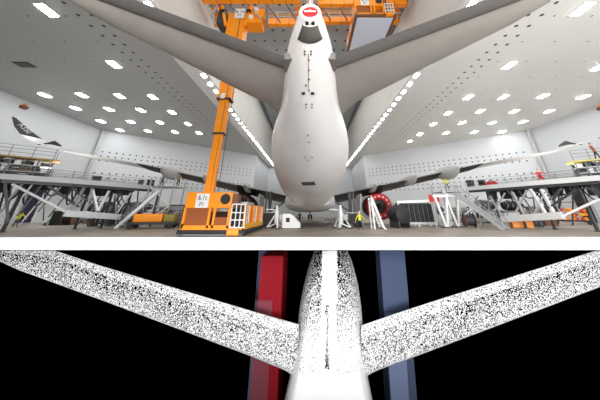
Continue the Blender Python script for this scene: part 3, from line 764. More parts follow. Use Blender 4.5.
def stairs(label, top, bot, width, n=15, cat='stairs'):
    top, bot = Vector(top), Vector(bot); d = top-bot; hd = Vector((d.x, d.y, 0)).normalized(); w = Vector((-hd.y, hd.x, 0))*width/2
    t = thing('dock_staircase', label, cat, bot)
    for s in (-1, 1):
        m = MB(bot); m.bar(bot+w*s, top+w*s, .1, .34); m.build('stringer', LGREY, t)
        m = MB(bot); u = Vector((0, 0, 1.0))
        m.tube([bot+w*s+u, top+w*s+u], .035, 6); m.tube([bot+w*s+u*.5, top+w*s+u*.5], .03, 6)
        for k in range(6): p = bot.lerp(top, k/5)+w*s; m.tube([p, p+u], .03, 6)
        m.build('handrail', LGREY if s > 0 else MGREY, t)
    for k in range(n):
        p = bot.lerp(top, (k+.5)/n)
        m = MB(bot); m.hexa([p-w-hd*.14-Vector((0, 0, .03)), p+w-hd*.14-Vector((0, 0, .03)), p+w+hd*.14-Vector((0, 0, .03)), p-w+hd*.14-Vector((0, 0, .03))], [p-w-hd*.14, p+w-hd*.14, p+w+hd*.14, p-w+hd*.14]); m.build('tread', LGREY, t)
    return t
stairs('grey metal staircase climbing to the left dock beside the yellow cart', onplane(160, 190.5, (-23.4, 28.6), (-20.0, 29.6)), gp(116, 228.5), 1.25)
stairs('grey metal staircase climbing to the right dock from the orange bin', onplane(456, 193.5, (20.6, 28.0), (17.2, 30.4)), gp(507, 230.0), 1.35)

# upper work scaffolds standing on the docks
def scaffold(label, c, ang, L, D, h, top_mat, nx=6, extra=None):
    t = thing('scaffold', label, 'scaffold', c, ang)
    for i in range(nx):
        x = -L/2 + L*i/(nx-1)
        for y in (-D/2, D/2):
            m = MB(); m.tube([(x, y, 0), (x, y, h)], .05, 8); m.build('upright', MGREY, t)
        m = MB(); m.tube([(x, -D/2, .3), (x, D/2, h-.2)], .035, 6); m.build('diagonal', LGREY, t)
    for z in (h*.33, h*.66):
        m = MB(); m.box(-L/2, L/2, -D/2, D/2, z-.04, z+.04); m.build('shelf', LGREY, t)
    m = MB(); m.box(-L/2, L/2, D/2-.1, D/2-.05, .1, h-.1); m.build('back_panel', DGREY, t)
    m = MB(); m.box(-L/2-.3, L/2+.5, -D/2-.2, D/2+.2, h, h+.14); m.build('top_board', top_mat, t)
    m = MB(); pts = [(-L/2, -D/2), (L/2, -D/2), (L/2, D/2)]
    rail(m, pts, h+.14, 1.1, 1.4, .03); m.build('guard_rail', MGREY, t)
    return t
angL = math.atan2(24.4-19.4, -25.7+31.5)
print('STAIR', onplane(456, 193.5, (20.6, 28.0), (17.2, 30.4)), onplane(160, 190.5, (-23.4, 28.6), (-20.0, 29.6)))
cl = Vector((-29.9, 22.6, DZ)); 
scaffold('cluttered scaffold with wooden top boards standing on the left dock', cl, angL, 4.6, 1.4, 1.9, WOOD)
angR = math.atan2(19.6-22.0, 31.8-28.3)
crr = Vector((30.0, 22.9, DZ))
scaffold('cluttered scaffold with yellow-green board standing on the right dock', crr, angR, 3.6, 1.3, 1.7, YBOARD)
# boxes and bottles stored on scaffold shelves
def box_thing(name, label, cat, c, size, mm, rz=0, lid=None, group=None):
    t = thing(name, label, cat, c, rz, group); sx, sy, sz = size
    m = MB(); m.box(-sx/2, sx/2, -sy/2, sy/2, 0, sz*.82); m.build('body', mm, t, bevel=.02)
    m = MB(); m.box(-sx/2-.02, sx/2+.02, -sy/2-.02, sy/2+.02, sz*.82, sz); m.build('lid', lid or mm, t, bevel=.02)
    return t
ccol = [(BLACK, 'black'), (WHITE, 'white'), (BROWN, 'brown'), (BLACK, 'black'), (DGREY, 'charcoal')]
def clutter(c, ang, L, h, side, nx):
    lv = ['deck', 'lower shelf', 'upper shelf']
    rt = Matrix.Rotation(ang, 3, 'Z')
    for r, z in enumerate((0.0, h*.33+.04, h*.66+.04)):
        for k in range(nx):
            x = -L/2 + L*(k+.5)/nx; mm, cn = ccol[(k*2+r*3+k*k) % 5]
            hh = .34 + .2*((k*7+r*3) % 3)/2
            p = c + rt @ Vector((x, -.25, z))
            box_thing('storage_box', f'small {cn} box on the {lv[r]} of the {side} scaffold, {ordn[k]} from its far end' if side == 'left' else f'small {cn} box on the {lv[r]} of the {side} scaffold, {ordn[k]} from the airplane', 'box', p, (.46, .4, min(hh, h*.3)), mm, ang, WHITE if (k+r) % 4 == 0 else None, f'boxes on the {side} scaffold')
clutter(cl, angL, 4.6, 1.9, 'left', 7); clutter(crr, angR, 3.6, 1.7, 'right', 6)
# left scaffold label "far end": the first is the one nearest the frame edge

# person on the right scaffold reaching for the wing tip, people on decks
person('person in a terracotta top on the right scaffold, arms stretched towards the wing tip', Vector((30.05, 22.75, DZ+1.84)), .35, dict(side=-.3, la=(-.58, -.15, -.02), ra=(.5, .1, -.12)), top=TAN, legs=NAVY, scale=.98)
pd = onplane(546.5, 186, P2, Q2)
person('person in a bright red top crouched behind the right dock railing', Vector((pd.x+.3, pd.y+.6, DZ)), -.6, dict(drop=.42, lean=.15, la=(-.42, -.3, -.25), ra=(.42, -.3, -.25)), top=BRED, legs=BRED, cap=BLACK, scale=1.08)
pd = onplane(449.5, 200, (20.6, 30.0), (17.2, 32.4))
person('person in a yellow vest standing at the head of the right staircase', Vector((18.75, 31.4, 4.3)), -.3, {}, legs=TROUS, scale=1.08)
pd = onplane(155.5, 190, (-23.4, 30.0), (-19.0, 31.6))
person('person in dark clothes at the head of the left staircase', Vector((pd.x, pd.y+.9, DZ)), .6, dict(side=.15), top=BLACK, legs=BLACK)
pd = onplane(177.5, 190, (-20.0, 30.0), (-15.0, 33.0))

# ------------------------------------------------------------------ deck clutter
def deckbox(px, py, P, Q, back, name, label, cat, size, mm, lid=None, z=4.9):
    p = onplane(px, py, P, Q); box_thing(name, label, cat, Vector((p.x, p.y+back, z)), size, mm, .5, lid)
deckbox(80, 180, P_, Q_, 2.0, 'storage_box', 'black equipment case on the left dock near the wall corner', 'box', (.7, .6, .9), BLACK, DGREY)
deckbox(131.5, 187, P_, Q_, 1.4, 'storage_box', 'small dark case on the left dock, farther from the stairs', 'box', (.6, .5, .85), DGREY, BLACK)
deckbox(142, 187, P_, Q_, 1.4, 'storage_box', 'navy equipment case on the left dock, next to the stairs', 'box', (.8, .6, 1.0), NAVY, BLACK)
deckbox(480, 190, P2, Q2, 1.5, 'storage_box', 'dark case on the right dock above the staircase', 'box', (.9, .6, 1.1), DGREY, BLACK)
deckbox(492, 188, P2, Q2, 1.5, 'storage_box', 'black case on the right dock, beside the red tool bag', 'box', (.7, .6, 1.0), BLACK, MGREY)
p = onplane(501, 188, P2, Q2)
t = thing('tool_bag', 'bright red tool bag on the right dock', 'bag', Vector((p.x, p.y+1.3, DZ)), -1.0)
m = MB(); m.rings([[(-.6, -.25, 0), (.6, -.25, 0), (.6, .25, 0), (-.6, .25, 0)], [(-.65, -.28, .4), (.65, -.28, .4), (.65, .28, .4), (-.65, .28, .4)], [(-.5, -.08, .65), (.5, -.08, .65), (.5, .08, .65), (-.5, .08, .65)]]); m.build('body', BRED, t, bevel=.04)
m = MB(); m.tube([(-.3, 0, .6), (-.2, 0, .85), (.2, 0, .85), (.3, 0, .6)], .03, 6); m.build('handle', BLACK, t)

# ------------------------------------------------------------------ floor equipment
def wheels(t, L, W, r=.22):
    for x in (-L/2+r, L/2-r):
        for y in (-W/2, W/2):
            m = MB(); m.tube([(x, y-.06, r), (x, y+.06, r)], r, 14); m.build('wheel', BLACK, t)
# yellow tow cart
p = gp(152, 228.6)
t = thing('equipment_cart', 'orange-yellow equipment cart on wheels beside the left staircase', 'cart', p, .25)
wheels(t, 4.6, 1.5, .3)
m = MB(); m.box(-2.4, 2.4, -.8, .8, .45, .7); m.build('chassis', DGREY, t, bevel=.04)
m = MB(); m.box(-1.9, 1.0, -.75, .75, .7, 1.55); m.build('engine_cover', ORANGE, t, bevel=.1)
m = MB(); m.box(1.1, 2.3, -.7, .7, .7, 1.5); m.build('fuel_tank', mat('olive_yellow', srgb(150, 130, 45), .5), t, bevel=.1)
m = MB(); m.tube([(-2.4, 0, .5), (-3.3, 0, .3)], .06, 8); m.build('tow_bar', MGREY, t)
for k in range(6):
    m = MB(); m.tube([(-1.5+k*.7, -.2, 1.5), (-1.4+k*.7, -.1, 1.75), (-1.1+k*.7, 0, 1.8)], .07, 8); m.build('hose', LGREY if k % 2 else NAVY, t)
# pallet with white canisters
p = gp(85, 223.5)
t = thing('pallet', 'wooden pallet box under the left dock holding four white canisters', 'pallet', p, .3)
m = MB(); m.box(-2.0, 2.0, -.7, .7, .12, .2)
for x in (-1.8, 0, 1.8): m.box(x-.12, x+.12, -.7, .7, 0, .12)
m.build('base', WOOD, t)
m = MB(); m.box(-2.0, 2.0, -.7, -.62, .2, .75); m.box(-2.0, 2.0, .62, .7, .2, .75); m.build('side_board', BROWN, t)
rt = Matrix.Rotation(.3, 3, 'Z')
for k in range(4):
    q = Vector(p) + rt @ Vector((-.9+k*.75, -.1, .2))
    c = thing('canister', ['white canister on the wooden pallet, nearest the wall', 'white canister on the wooden pallet, second from the wall', 'white canister on the wooden pallet, third from the wall', 'white canister on the wooden pallet, nearest the stairs'][k], 'canister', q, 0, 'canisters on the pallet')
    m = MB(); m.tube([(0, 0, 0), (0, 0, .75), (0, 0, .9)], [.26, .26, .12], 14); m.build('body', WHITE, c, smooth=True)
    m = MB(); m.tube([(0, 0, .9), (0, 0, 1.0)], .08, 10); m.build('cap', BRED, c)
box_thing('storage_crate', 'dark red crate beside the wooden pallet under the left dock', 'crate', gp(73.5, 224), (1.1, 1.0, 1.4), mat('dark_red', srgb(75, 25, 25), .7), .3, BLACK)
box_thing('canvas_crate', 'dark green canvas-covered crate under the left dock', 'crate', gp(60.5, 225), (2.2, 1.2, 1.9), GREENISH, .3)
# black folding sack truck
p = gp(46.5, 225.5)
t = thing('hand_truck', 'black hand truck leaning near the left wall', 'hand truck', p, .2)
m = MB()
for x in (-.25, .25): m.tube([(x, 0, .1), (x+.55, .5, 1.6)], .05, 8)
for f in (.3, .6, 1): m.tube([(-.25+.55*f, .5*f, .1+1.5*f), (.25+.55*f, .5*f, .1+1.5*f)], .04, 6)
m.build('frame', BLACK, t)
m = MB(); m.box(-.3, .3, -.45, .05, .02, .06); m.build('toe_plate', BLACK, t)
for x in (-.35, .35):
    m = MB(); m.tube([(x-.05, .12, .16), (x+.05, .12, .16)], .16, 12); m.build('wheel', BLACK, t)
# dark purple curtain on the left wall
def quad_on_wall(pxs, X, t, name, mm, label, cat):
    pts = [at(a, b, X=X) for a, b in pxs]; O = sum(pts, Vector())/4
    nv = Vector((t, 0, 0)); m = MB(O); m.hexa(pts, [q+nv for q in pts]); return m
pa = at(16, 222.0, X=XL+.25); pb = at(30, 222.0, X=XL+.25)
t = thing('curtain', 'dark purple strip curtain hanging on the left wall behind the dock', 'curtain', (XL+.3, (pa.y+pb.y)/2, 0))
dy = abs(pb.y-pa.y)
for k in range(8):
    y = -dy/2 + dy*(k+.5)/8
    m = MB(); m.box(-.03, .03, y-dy/16-.02, y+dy/16+.02, .1, 6.0); m.build('strip', PURPLE, t)
m = MB(); m.box(-.1, .1, -dy/2, dy/2, 6.0, 6.25); m.build('track', MGREY, t)
# black doorway in right wall
pa = at(584, 225, X=XR-.2); pb = at(601, 225, X=XR-.2)
m = MB(); m.box(XR-.18, XR-.01, min(pa.y, pb.y), max(pa.y, pb.y), 0, 6.2); dr = struct(m, 'door_1', BLACK)
m = MB()
for y in (min(pa.y, pb.y), max(pa.y, pb.y)): m.box(XR-.25, XR-.01, y-.2, y+.2, 0, 6.3)
m.box(XR-.25, XR-.01, min(pa.y, pb.y), max(pa.y, pb.y), 6.2, 6.5); m.build('door_frame', LGREY, dr)
# orange bin, cardboard crate on the right
box_thing('bin', 'orange bin at the foot of the right staircase', 'bin', gp(522, 227.5), (2.0, 1.2, 1.0), ORANGE, -.4, YELLOW)
box_thing('storage_crate', 'brown crate under the far end of the right dock', 'crate', gp(551, 226), (1.3, 1.0, 1.5), BROWN, -.4)
box_thing('storage_crate', 'black crate under the right dock beside the orange bin', 'crate', gp(534, 226.5), (1.8, 1.0, 1.5), BLACK, -.4)
# engine on stand with orange-red plugs
p = gp(576, 224)
p = Vector((p.x-1.5, p.y-1, 0))
t = thing('tool_trolley', 'black trolley loaded with orange and red covers by the right wall', 'trolley', p, -.9)
wheels(t, 4.0, 1.6, .25)
m = MB(); m.box(-2.1, 2.1, -.8, .8, .4, .6); m.build('base', BLACK, t, bevel=.03)
m = MB()
for x in (-2, 2):
    for y in (-.75, .75): m.bar((x, y, .6), (x, y, 4.3), .1)
for z in (2.2, 3.2, 4.3):
    m.bar((-2, .75, z), (2, .75, z), .1); m.bar((-2, -.75, z), (2, -.75, z), .08) if z > 4 else None
m.build('frame', mat('brown_red', srgb(90, 45, 40), .6), t)
rnd = random.Random(3)
for k in range(26):
    a = -1.75 + .5*(k % 8); z = .75 + .62*(k//8); mm = [ORANGE, RED, BRED, ORANGE][k % 4] if k % 7 else YELLOW
    x, y = a + rnd.uniform(-.22, .22), -.5 + rnd.uniform(-.2, .25); z += rnd.uniform(-.1, .12)
    m = MB(); m.tube([(x, y-.15, z), (x, y, z), (x, y+.15, z)], [.2, .26, .2], 12); m.build('cover', mm, t, smooth=True)
# slatted dark rack
p = gp(415, 229)
ang = math.atan2(-1.8, 4.6)
t = thing('slatted_rack', 'large dark rack of upright slats in a pale frame, right of the red engine', 'rack', Vector((14.0, 32.0, 0)), .12)
for k in range(15):
    x = -2.25 + k*.32; m = MB(); m.box(x-.1, x+.1, -.5, .5, .55, 2.75); m.build('slat', BLACK if k % 2 else DGREY, t)
m = MB(); m.box(-2.4, 2.4, .2, .3, .5, 2.85); m.build('back_panel', BLACK, t)
m = MB(); m.bar((-2.5, -.55, .42), (2.5, -.55, .42), .25); m.bar((-2.5, .55, .42), (2.5, .55, .42), .25); m.build('base_rail', LGREY, t)
m = MB(); m.bar((-2.6, -.5, 2.95), (2.6, -.5, 3.15), .3); m.bar((-2.6, .5, 2.95), (2.6, .5, 3.15), .3); m.build('top_rail', WHITE, t)
for x in (-2.5, 2.5):
    m = MB(); m.bar((x, -.55, .4), (x, -.5, 3.0), .22); m.bar((x, .55, .4), (x, .5, 3.0), .2); m.build('end_post', LGREY, t)
for x in (-2.2, 0, 2.3):
    m = MB(); m.tube([(x, -.55, 0), (x, -.55, .35)], .1, 8); m.tube([(x, .55, 0), (x, .55, .35)], .1, 8); m.build('foot', WHITE, t)
# black cowl on the floor
t = thing('engine_cowl', 'black rounded engine cowl on a low stand between red engine and dark rack', 'engine cowl', Vector((10.9, 29.6, 0)), .3)
m = MB(); R = []
for d, r in ((-1.0, .75), (-.9, 1.0), (-.2, 1.15), (.8, 1.05), (1.2, .8)): R.append([(r*math.sin(2*PI*k/24), d, 1.45+r*math.cos(2*PI*k/24)) for k in range(24)])
m.rings(R); m.build('shell', BLACK, t, smooth=True)
m = MB()
for x in (-.7, .7): m.box(x-.08, x+.08, -.9, .9, 0, .75)
m.build('stand', DGREY, t)
# white inclined access ladder right of centre
def access_ladder(label, b, tp, width, parent=None):
    b, tp = Vector(b), Vector(tp); t = thing('access_ladder', label, 'ladder', b); d = tp-b; hd = Vector((d.x, d.y, 0)).normalized(); w = Vector((-hd.y, hd.x, 0))*width/2
    for s in (-1, 1):
        m = MB(b); m.bar(b+w*s, tp+w*s, .16, .24); m.build('stringer', WHITE, t)
        m = MB(b); m.bar(tp+w*s, Vector((tp.x, tp.y, 0))+w*s-hd*.0, .16); m.build('upright', WHITE, t)
    for k in range(11):
        p = b.lerp(tp, (k+.7)/11.5); m = MB(b); m.bar(p-w, p+w, .14, .06); m.build('tread', LGREY, t)
    for k in range(3):
        a = Vector((tp.x, tp.y, .4+k*1.1)); m = MB(b); m.bar(a-w, a+w+Vector((0, 0, .9)), .09); m.build('brace', WHITE, t)
    m = MB(b); m.bar(b-w*1.1+Vector((0, 0, .08)), b+w*1.6+Vector((0, 0, .08)), .3, .16); m.build('foot', LGREY, t)
    return t
access_ladder('white inclined access ladder in front of the red engine', gp(382.5, 229.0), onplane(370, 198, (7, 27.4), (9, 26.6)), 1.0)
# white jack stands either side of the belly
def jack(label, p, s):
    t = thing('jack_stand', label, 'jack stand', p, .3*s, 'white jack stands under the airplane')
    m = MB(); m.tube([(0, 0, .5), (0, 0, 1.9), (0, 0, 1.9), (0, 0, 2.5)], [.24, .24, .14, .14], 12); m.build('column', WHITE, t, smooth=True)
    m = MB(); m.tube([(0, 0, 2.5), (0, 0, 2.62)], .2, 10); m.build('pad', DGREY, t)
    for k in range(3):
        a = k*2*PI/3+.5; e = Vector((math.cos(a)*1.1, math.sin(a)*1.1, .12))
        m = MB(); m.bar((0, 0, 1.7), e, .14); m.bar((0, 0, .55), e, .12); lg = m.build('leg', WHITE, t)
        m = MB(); m.tube([(e.x, e.y, 0), (e.x, e.y, .14)], .2, 10); m.build('foot', DGREY, lg)
    m = MB(); m.box(.3, .8, -.25, .25, .9, 1.5); m.build('pump_box', LGREY, t)
    m = MB(); m.bar((-.1, 0, 1.95), (-1.3, -.1, 2.05), .1); m.build('arm', WHITE, t)
    return t
jack('white jack stand under the left side of the belly', gp(276.0, 228.8), 1)
jack('white jack stand under the right side of the belly', gp(341.5, 228.8), -1)
# white wedge steps
p = gp(291.5, 228.8)
t = thing('boarding_steps', 'white wedge-shaped boarding steps beside the left jack stand', 'steps', p, 0)
for y in (-.45, .45):
    m = MB(); prof = [(-1.0, .1), (1.0, .1), (1.0, .55), (-.1, 1.55), (-1.0, 1.55)]
    m.rings([[(x, y-.04, z) for x, z in prof], [(x, y+.04, z) for x, z in prof]]); m.build('side_panel', WHITE, t)
for k in range(4):
    x = .8-k*.32; z = .45+k*.3; m = MB(); m.box(x-.16, x+.16, -.42, .42, z-.03, z+.02); m.build('tread', LGREY, t)
wheels(t, 1.9, .8, .12)
m = MB(); m.box(-.62, -.2, -.5, -.47, .7, 1.15); m.build('warning_plate', BLACK, t)
# small service trestles and black bundles near the main gear
def service_cart(label, p, w, h, rz, mm, top):
    t = thing('service_cart', label, 'cart', p, rz); wheels(t, w, .9, .18)
    m = MB(); m.box(-w/2, w/2, -.45, .45, .3, h); m.build('body', mm, t, bevel=.06)
    m = MB(); m.box(-w/2-.05, w/2+.05, -.5, .5, h, h+.08); m.build('top', top, t)
    m = MB(); m.tube([(w/2, -.4, h-.1), (w/2+.35, -.4, h+.3), (w/2+.35, .4, h+.3), (w/2, .4, h-.1)], .04, 6); m.build('handle', LGREY, t)
service_cart('black service cart left of the airplane belly behind the orange platform', gp(267.0, 228.2), 1.9, 1.65, 0, BLACK, LGREY)
service_cart('black service cart between the right jack stand and the person in the yellow vest', gp(352.5, 227.4), 1.5, 1.6, 0, BLACK, LGREY)
# guard fence far under the fuselage
def trestle(label, p, rz, W, h):
    t = thing('work_trestle', label, 'trestle', p, rz)
    for x in (-W/2, 0, W/2):
        m = MB(); m.bar((x, -.5, 0), (x, -.3, h), .12); m.bar((x, .5, 0), (x, .3, h), .12); m.build('leg', LGREY, t)
    m = MB(); m.box(-W/2-.2, W/2+.2, -.5, .5, h, h+.12); m.build('platform', LGREY, t)
    m = MB(); rail(m, [(-W/2, -.45), (W/2, -.45)], h+.1, .95, 1.0, .04); m.build('guard_rail', WHITE, t)
    for k in range(2):
        m = MB(); m.bar((-W/2+k*W/2, -.45, .2), (k*W/2, -.4, h), .08); m.build('brace', WHITE, t)
trestle('grey work trestle left of the nose gear under the fuselage', gp(288, 224.2), .9, 2.6, .6)
trestle('grey work trestle right of the nose gear under the fuselage', gp(333, 224.2), -.9, 2.6, .6)
# red cowl halves stored behind the left dock, black stored engine parts
def cowl_half(label, c, mm, rz, r=1.1, L=2.2):
    t = thing('cowl_half', label, 'engine cowl', c, rz)
    m = MB(); R = []
    for i in range(7):
        d = -L/2+L*i/6; rr = r*(1-.15*abs(i-3)/3); R.append([(rr*math.cos(PI*k/10), d, .5+rr*math.sin(PI*k/10)*.8) for k in range(11)])
    m.rings(R, closed=False); o = m.build('shell', mm, t, smooth=True); s = o.modifiers.new('thick', 'SOLIDIFY'); s.thickness = .08
    m = MB()
    for x in (-.9, .9): m.box(x-.06, x+.06, -L/2, L/2, 0, .55)
    m.build('cradle', MGREY, t)
p = onplane(150, 209, (-24, 39), (-18, 41))
cowl_half('red engine cowl half on a cradle behind the left staircase', Vector((p.x-1.5, p.y+4.5, 0)), RED, 1.0, 1.5, 2.6)
for i, (px, y, lb, mm) in enumerate(((104, 33, 'dark shrouded machine on the floor behind the white dock braces', DGREY), (128, 35, 'black shrouded machine on the floor behind the left staircase', BLACK), (484, 42, 'black shrouded machine on the floor behind the right staircase', BLACK))):
    p = at(px, 215, Y=y); t = thing('shrouded_machine', lb, 'machine', (p.x, p.y, 0), .2*i)
    m = MB(); R = []
    for z, s in ((.25, 1.0), (1.3, 1.08), (2.3, .95), (2.9, .6), (3.05, .2)): R.append([(1.5*s*math.cos(2*PI*k/18)*(1+.06*math.sin(5*k)), 1.0*s*math.sin(2*PI*k/18)*(1+.05*math.cos(3*k)), z+.05*math.sin(4*k)) for k in range(18)])
    m.rings(R); m.build('cover', mm, t, smooth=True)
    m = MB()
    for x in (-1.1, 1.1): m.box(x-.15, x+.15, -.7, .7, 0, .35)
    m.build('skid', MGREY, t)
    m = MB()
    for k in range(5): m.tube([(-1.2+k*.6, -1.05, .5+.3*(k % 2)), (-1.0+k*.6, -1.15, 1.4), (-.9+k*.6, -1.0, 2.2+.2*(k % 3))], .06, 6)
    m.build('hose', LGREY, t)
# more floor equipment standing behind the docks
def cabinet(label, p, rz, w, h, mm):
    t = thing('tool_cabinet', label, 'cabinet', p, rz); wheels(t, w, .9, .12)
    m = MB(); m.box(-w/2, w/2, -.45, .45, .2, h); m.build('body', mm, t, bevel=.03)
    for k in range(4):
        z = .3+(h-.4)*k/4; m = MB(); m.box(-w/2+.06, w/2-.06, -.49, -.45, z, z+(h-.4)/4-.05); d_ = m.build('drawer', MGREY, t)
        m = MB(); m.box(-w/4, w/4, -.53, -.49, z+.1, z+.15); m.build('handle', LGREY, d_)
def drum(label, p, rz, r, mm):
    t = thing('cable_drum', label, 'drum', p, rz)
    for x in (-.55, .5):
        m = MB(); m.tube([(x, 0, r), (x+.06, 0, r)], r, 24); m.build('flange', BROWN, t)
    m = MB(); m.tube([(-.5, 0, r), (.5, 0, r)], r*.75, 20); m.build('cable_winding', mm, t)
def stand(label, p, rz, w, h, mm):
    t = thing('engine_stand', label, 'engine stand', p, rz)
    for x in (-w/2, w/2):
        for y in (-.7, .7): m = MB(); m.bar((x, y, 0), (x*.8, y*.8, h*.6), .14); m.build('leg', LGREY, t)
    m = MB(); m.box(-w/2, w/2, -.8, .8, h*.52, h*.6); m.build('frame', MGREY, t)
    m = MB(); m.tube([(-w/2*.9, 0, h*.8), (-w*.2, 0, h*.82), (w*.2, 0, h*.8), (w/2*.95, 0, h*.8)], [h*.16, h*.24, h*.2, h*.1], 18); cs = m.build('core', mm, t, smooth=True)
    for k in range(4): x = -w*.35+k*w*.22; m = MB(); m.tube([(x, -h*.12, h*.68), (x+.15, -h*.27, h*.8), (x+.1, -h*.1, h*1.02)], .06, 6); m.build('pipe', LGREY, cs)
def fl_(px, py): return gp(px, py)
drum('wooden cable drum under the left dock between the green crate and the pallet', fl_(67, 225.2), .4, .9, BLACK)
stand('dark engine core on a grey stand behind the pallet of canisters', fl_(93, 224.0), .3, 3.4, 3.0, DGREY)
cabinet('black tool cabinet behind the white dock braces on the left', fl_(110, 224.6), .2, 2.2, 2.2, BLACK)
stand('brownish engine core on a grey stand behind the left staircase', fl_(136, 223.8), .2, 3.6, 3.2, mat('brown_metal', srgb(70, 55, 48), .4, .5))
cabinet('grey tool cabinet behind the orange-yellow cart', fl_(163, 224.6), .1, 1.8, 2.4, MGREY)
cabinet('black tool cabinet between the grey access tower and the lowered orange platform', fl_(174, 227.3), .1, 1.8, 2.6, BLACK)
stand('black engine core on a grey stand right of the dark slatted rack', fl_(437, 225.5), -.2, 2.6, 2.6, BLACK)
cabinet('black tool cabinet under the head of the right staircase', fl_(462, 224.0), -.1, 2.2, 2.4, BLACK)
drum('wooden cable drum wound in dark cable beneath the right staircase', fl_(471, 227.5), -.3, .8, DGREY)
stand('dark engine core on a grey stand behind the middle of the right staircase', fl_(491, 224.3), -.2, 3.4, 3.4, DGREY)
stand('black engine core on a grey stand behind the orange bin', fl_(519, 225.3), -.3, 2.8, 3.2, BLACK)
cabinet('brown tool cabinet behind the right dock base beam', fl_(541, 224.0), -.3, 2.2, 2.6, BROWN)
# white triangular access frames right of centre
for i, (pxa, lb) in enumerate(((440, 'white triangular support frame right of the dark rack, nearer the airplane'), (451, 'white triangular support frame under the head of the right staircase'))):
    a = onplane(pxa, 196, (15.5, 29), (18.5, 30.5)); t = thing('support_frame', lb, 'frame', (a.x, a.y, 0), .1, 'white support frames')
    for s, (x0, x1) in enumerate(((-.8, -.1), (.8, .1))):
        m = MB(); m.bar((x0, 0, a.z), (x1, 0, .1), .22); m.build('strut', WHITE, t)
    m = MB(); m.bar((-1.0, 0, a.z), (1.0, 0, a.z), .28, .3); m.build('top_beam', WHITE, t)
    m = MB(); m.box(-.5, .5, -.4, .4, 0, .12); m.build('foot', DGREY, t)
# red road barrier pair next to them
p = onplane(434, 199, (15.5, 31), (18.5, 32.5))
t = thing('sign_panel', 'red and white striped panel standing beside the dark slatted rack', 'panel', (p.x, p.y, 0), .1)
m = MB(); m.bar((-.5, 0, 0), (-.5, 0, 3.3), .1); m.bar((.5, 0, 0), (.5, 0, 3.3), .1); m.build('post', LGREY, t)
m = MB(); m.box(-.7, .7, -.08, 0, 3.0, 3.9); m.build('panel', BRED, t)
m = MB(); m.hexa([(-.1, -.1, 3.0), (.15, -.1, 3.0), (.35, -.1, 3.9), (.1, -.1, 3.9)], [(-.1, -.075, 3.0), (.15, -.075, 3.0), (.35, -.075, 3.9), (.1, -.075, 3.9)]); m.build('stripe', WHITE, t)
# rear scaffold tower behind the lowered orange platform
def tower(label, c, rz, W, D, h):
    t = thing('access_tower', label, 'access tower', c, rz)
    for x in (-W/2, W/2):
        for y in (-D/2, D/2):
            m = MB(); m.bar((x, y, 0), (x, y, h+1.1), .14); m.build('leg', LGREY, t)
    for z in (h*.5, h):
        m = MB(); m.box(-W/2, W/2, -D/2, D/2, z-.08, z); m.build('platform', LGREY, t)
    m = MB(); m.bar((-W/2, -D/2, .2), (W/2, -D/2, h*.5), .1); m.bar((W/2, -D/2, h*.5), (-W/2, -D/2, h), .1); m.build('brace', WHITE, t)
    m = MB(); rail(m, [(-W/2, -D/2), (W/2, -D/2)], h, 1.1, .7, .035); m.build('guard_rail', LGREY, t)
tower('grey access tower at the inner end of the left dock', Vector((-19.6, 31.6, 0)), 0, 3.2, 2.6, DZ)
pd = at(177.6, 189, Y=31.5)
person('person in a tan jacket standing on the grey access tower', Vector((pd.x-.1, 31.5, DZ)), .4, dict(side=.05), top=mat('tan_jacket', srgb(170, 130, 75), .8), legs=BLACK)
tower('grey access tower at the inner end of the right dock', Vector((19.4, 32.2, 0)), 0, 3.4, 2.6, 4.3)

# ------------------------------------------------------------------ lower dark bay with the point-scan of the tail
VOID = bpy.data.materials.new('matt_black'); VOID.use_nodes = True
nt = VOID.node_tree; nt.nodes.clear(); d_ = nt.nodes.new('ShaderNodeBsdfDiffuse'); d_.inputs['Color'].default_value = (0, 0, 0, 1); ou = nt.nodes.new('ShaderNodeOutputMaterial'); nt.links.new(d_.outputs[0], ou.inputs[0])
ZP = -20.0; YP = 36.0
m = MB(); m.box(-62, 62, YP, YP+.3, ZP, -.83); struct(m, 'wall_lower_rear', VOID)
m = MB(); m.box(-62, 62, YN, YP, ZP-.3, ZP); struct(m, 'floor_lower', VOID)
for s, nm in ((-1, 'wall_lower_left'), (1, 'wall_lower_right')):
    m = MB(); m.box(*sorted((s*62, s*62.3)), YF, YP, ZP, -.83); struct(m, nm, VOID)
m = MB(); m.box(-62, 62, YF+.2, YP, -.9, -.84); struct(m, 'ceiling_lower', VOID)
def cloud_mat():
    m = bpy.data.materials.new('scan_points'); m.use_nodes = True; nt = m.node_tree; nt.nodes.clear()
    ou = nt.nodes.new('ShaderNodeOutputMaterial'); df = nt.nodes.new('ShaderNodeBsdfDiffuse'); df.inputs['Color'].default_value = (.95, .95, .95, 1)
    tr = nt.nodes.new('ShaderNodeBsdfDiffuse'); tr.inputs['Color'].default_value = (0, 0, 0, 1); mx = nt.nodes.new('ShaderNodeMixShader')
    tc = nt.nodes.new('ShaderNodeTexCoord'); sn = nt.nodes.new('ShaderNodeVectorMath'); sn.operation = 'SNAP'; sn.inputs[1].default_value = (.04, .04, .04)
    wn = nt.nodes.new('ShaderNodeTexWhiteNoise'); at_ = nt.nodes.new('ShaderNodeAttribute'); at_.attribute_name = 'gap'
    nt.links.new(tc.outputs['Object'], sn.inputs[0]); nt.links.new(sn.outputs[0], wn.inputs['Vector'])
    lt = nt.nodes.new('ShaderNodeMath'); lt.operation = 'LESS_THAN'; nt.links.new(wn.outputs['Value'], lt.inputs[0]); nt.links.new(at_.outputs['Fac'], lt.inputs[1])
    nt.links.new(lt.outputs[0], mx.inputs['Fac']); nt.links.new(df.outputs[0], mx.inputs[1]); nt.links.new(tr.outputs[0], mx.inputs[2]); nt.links.new(mx.outputs[0], ou.inputs[0])
    return m
SCAN = cloud_mat()
T = thing('scan_model', 'white speckled point-scan model of an airplane tail in the black lower bay', 'scan model', at(329, 385, Y=21.5))
TO = Vector(T.location)
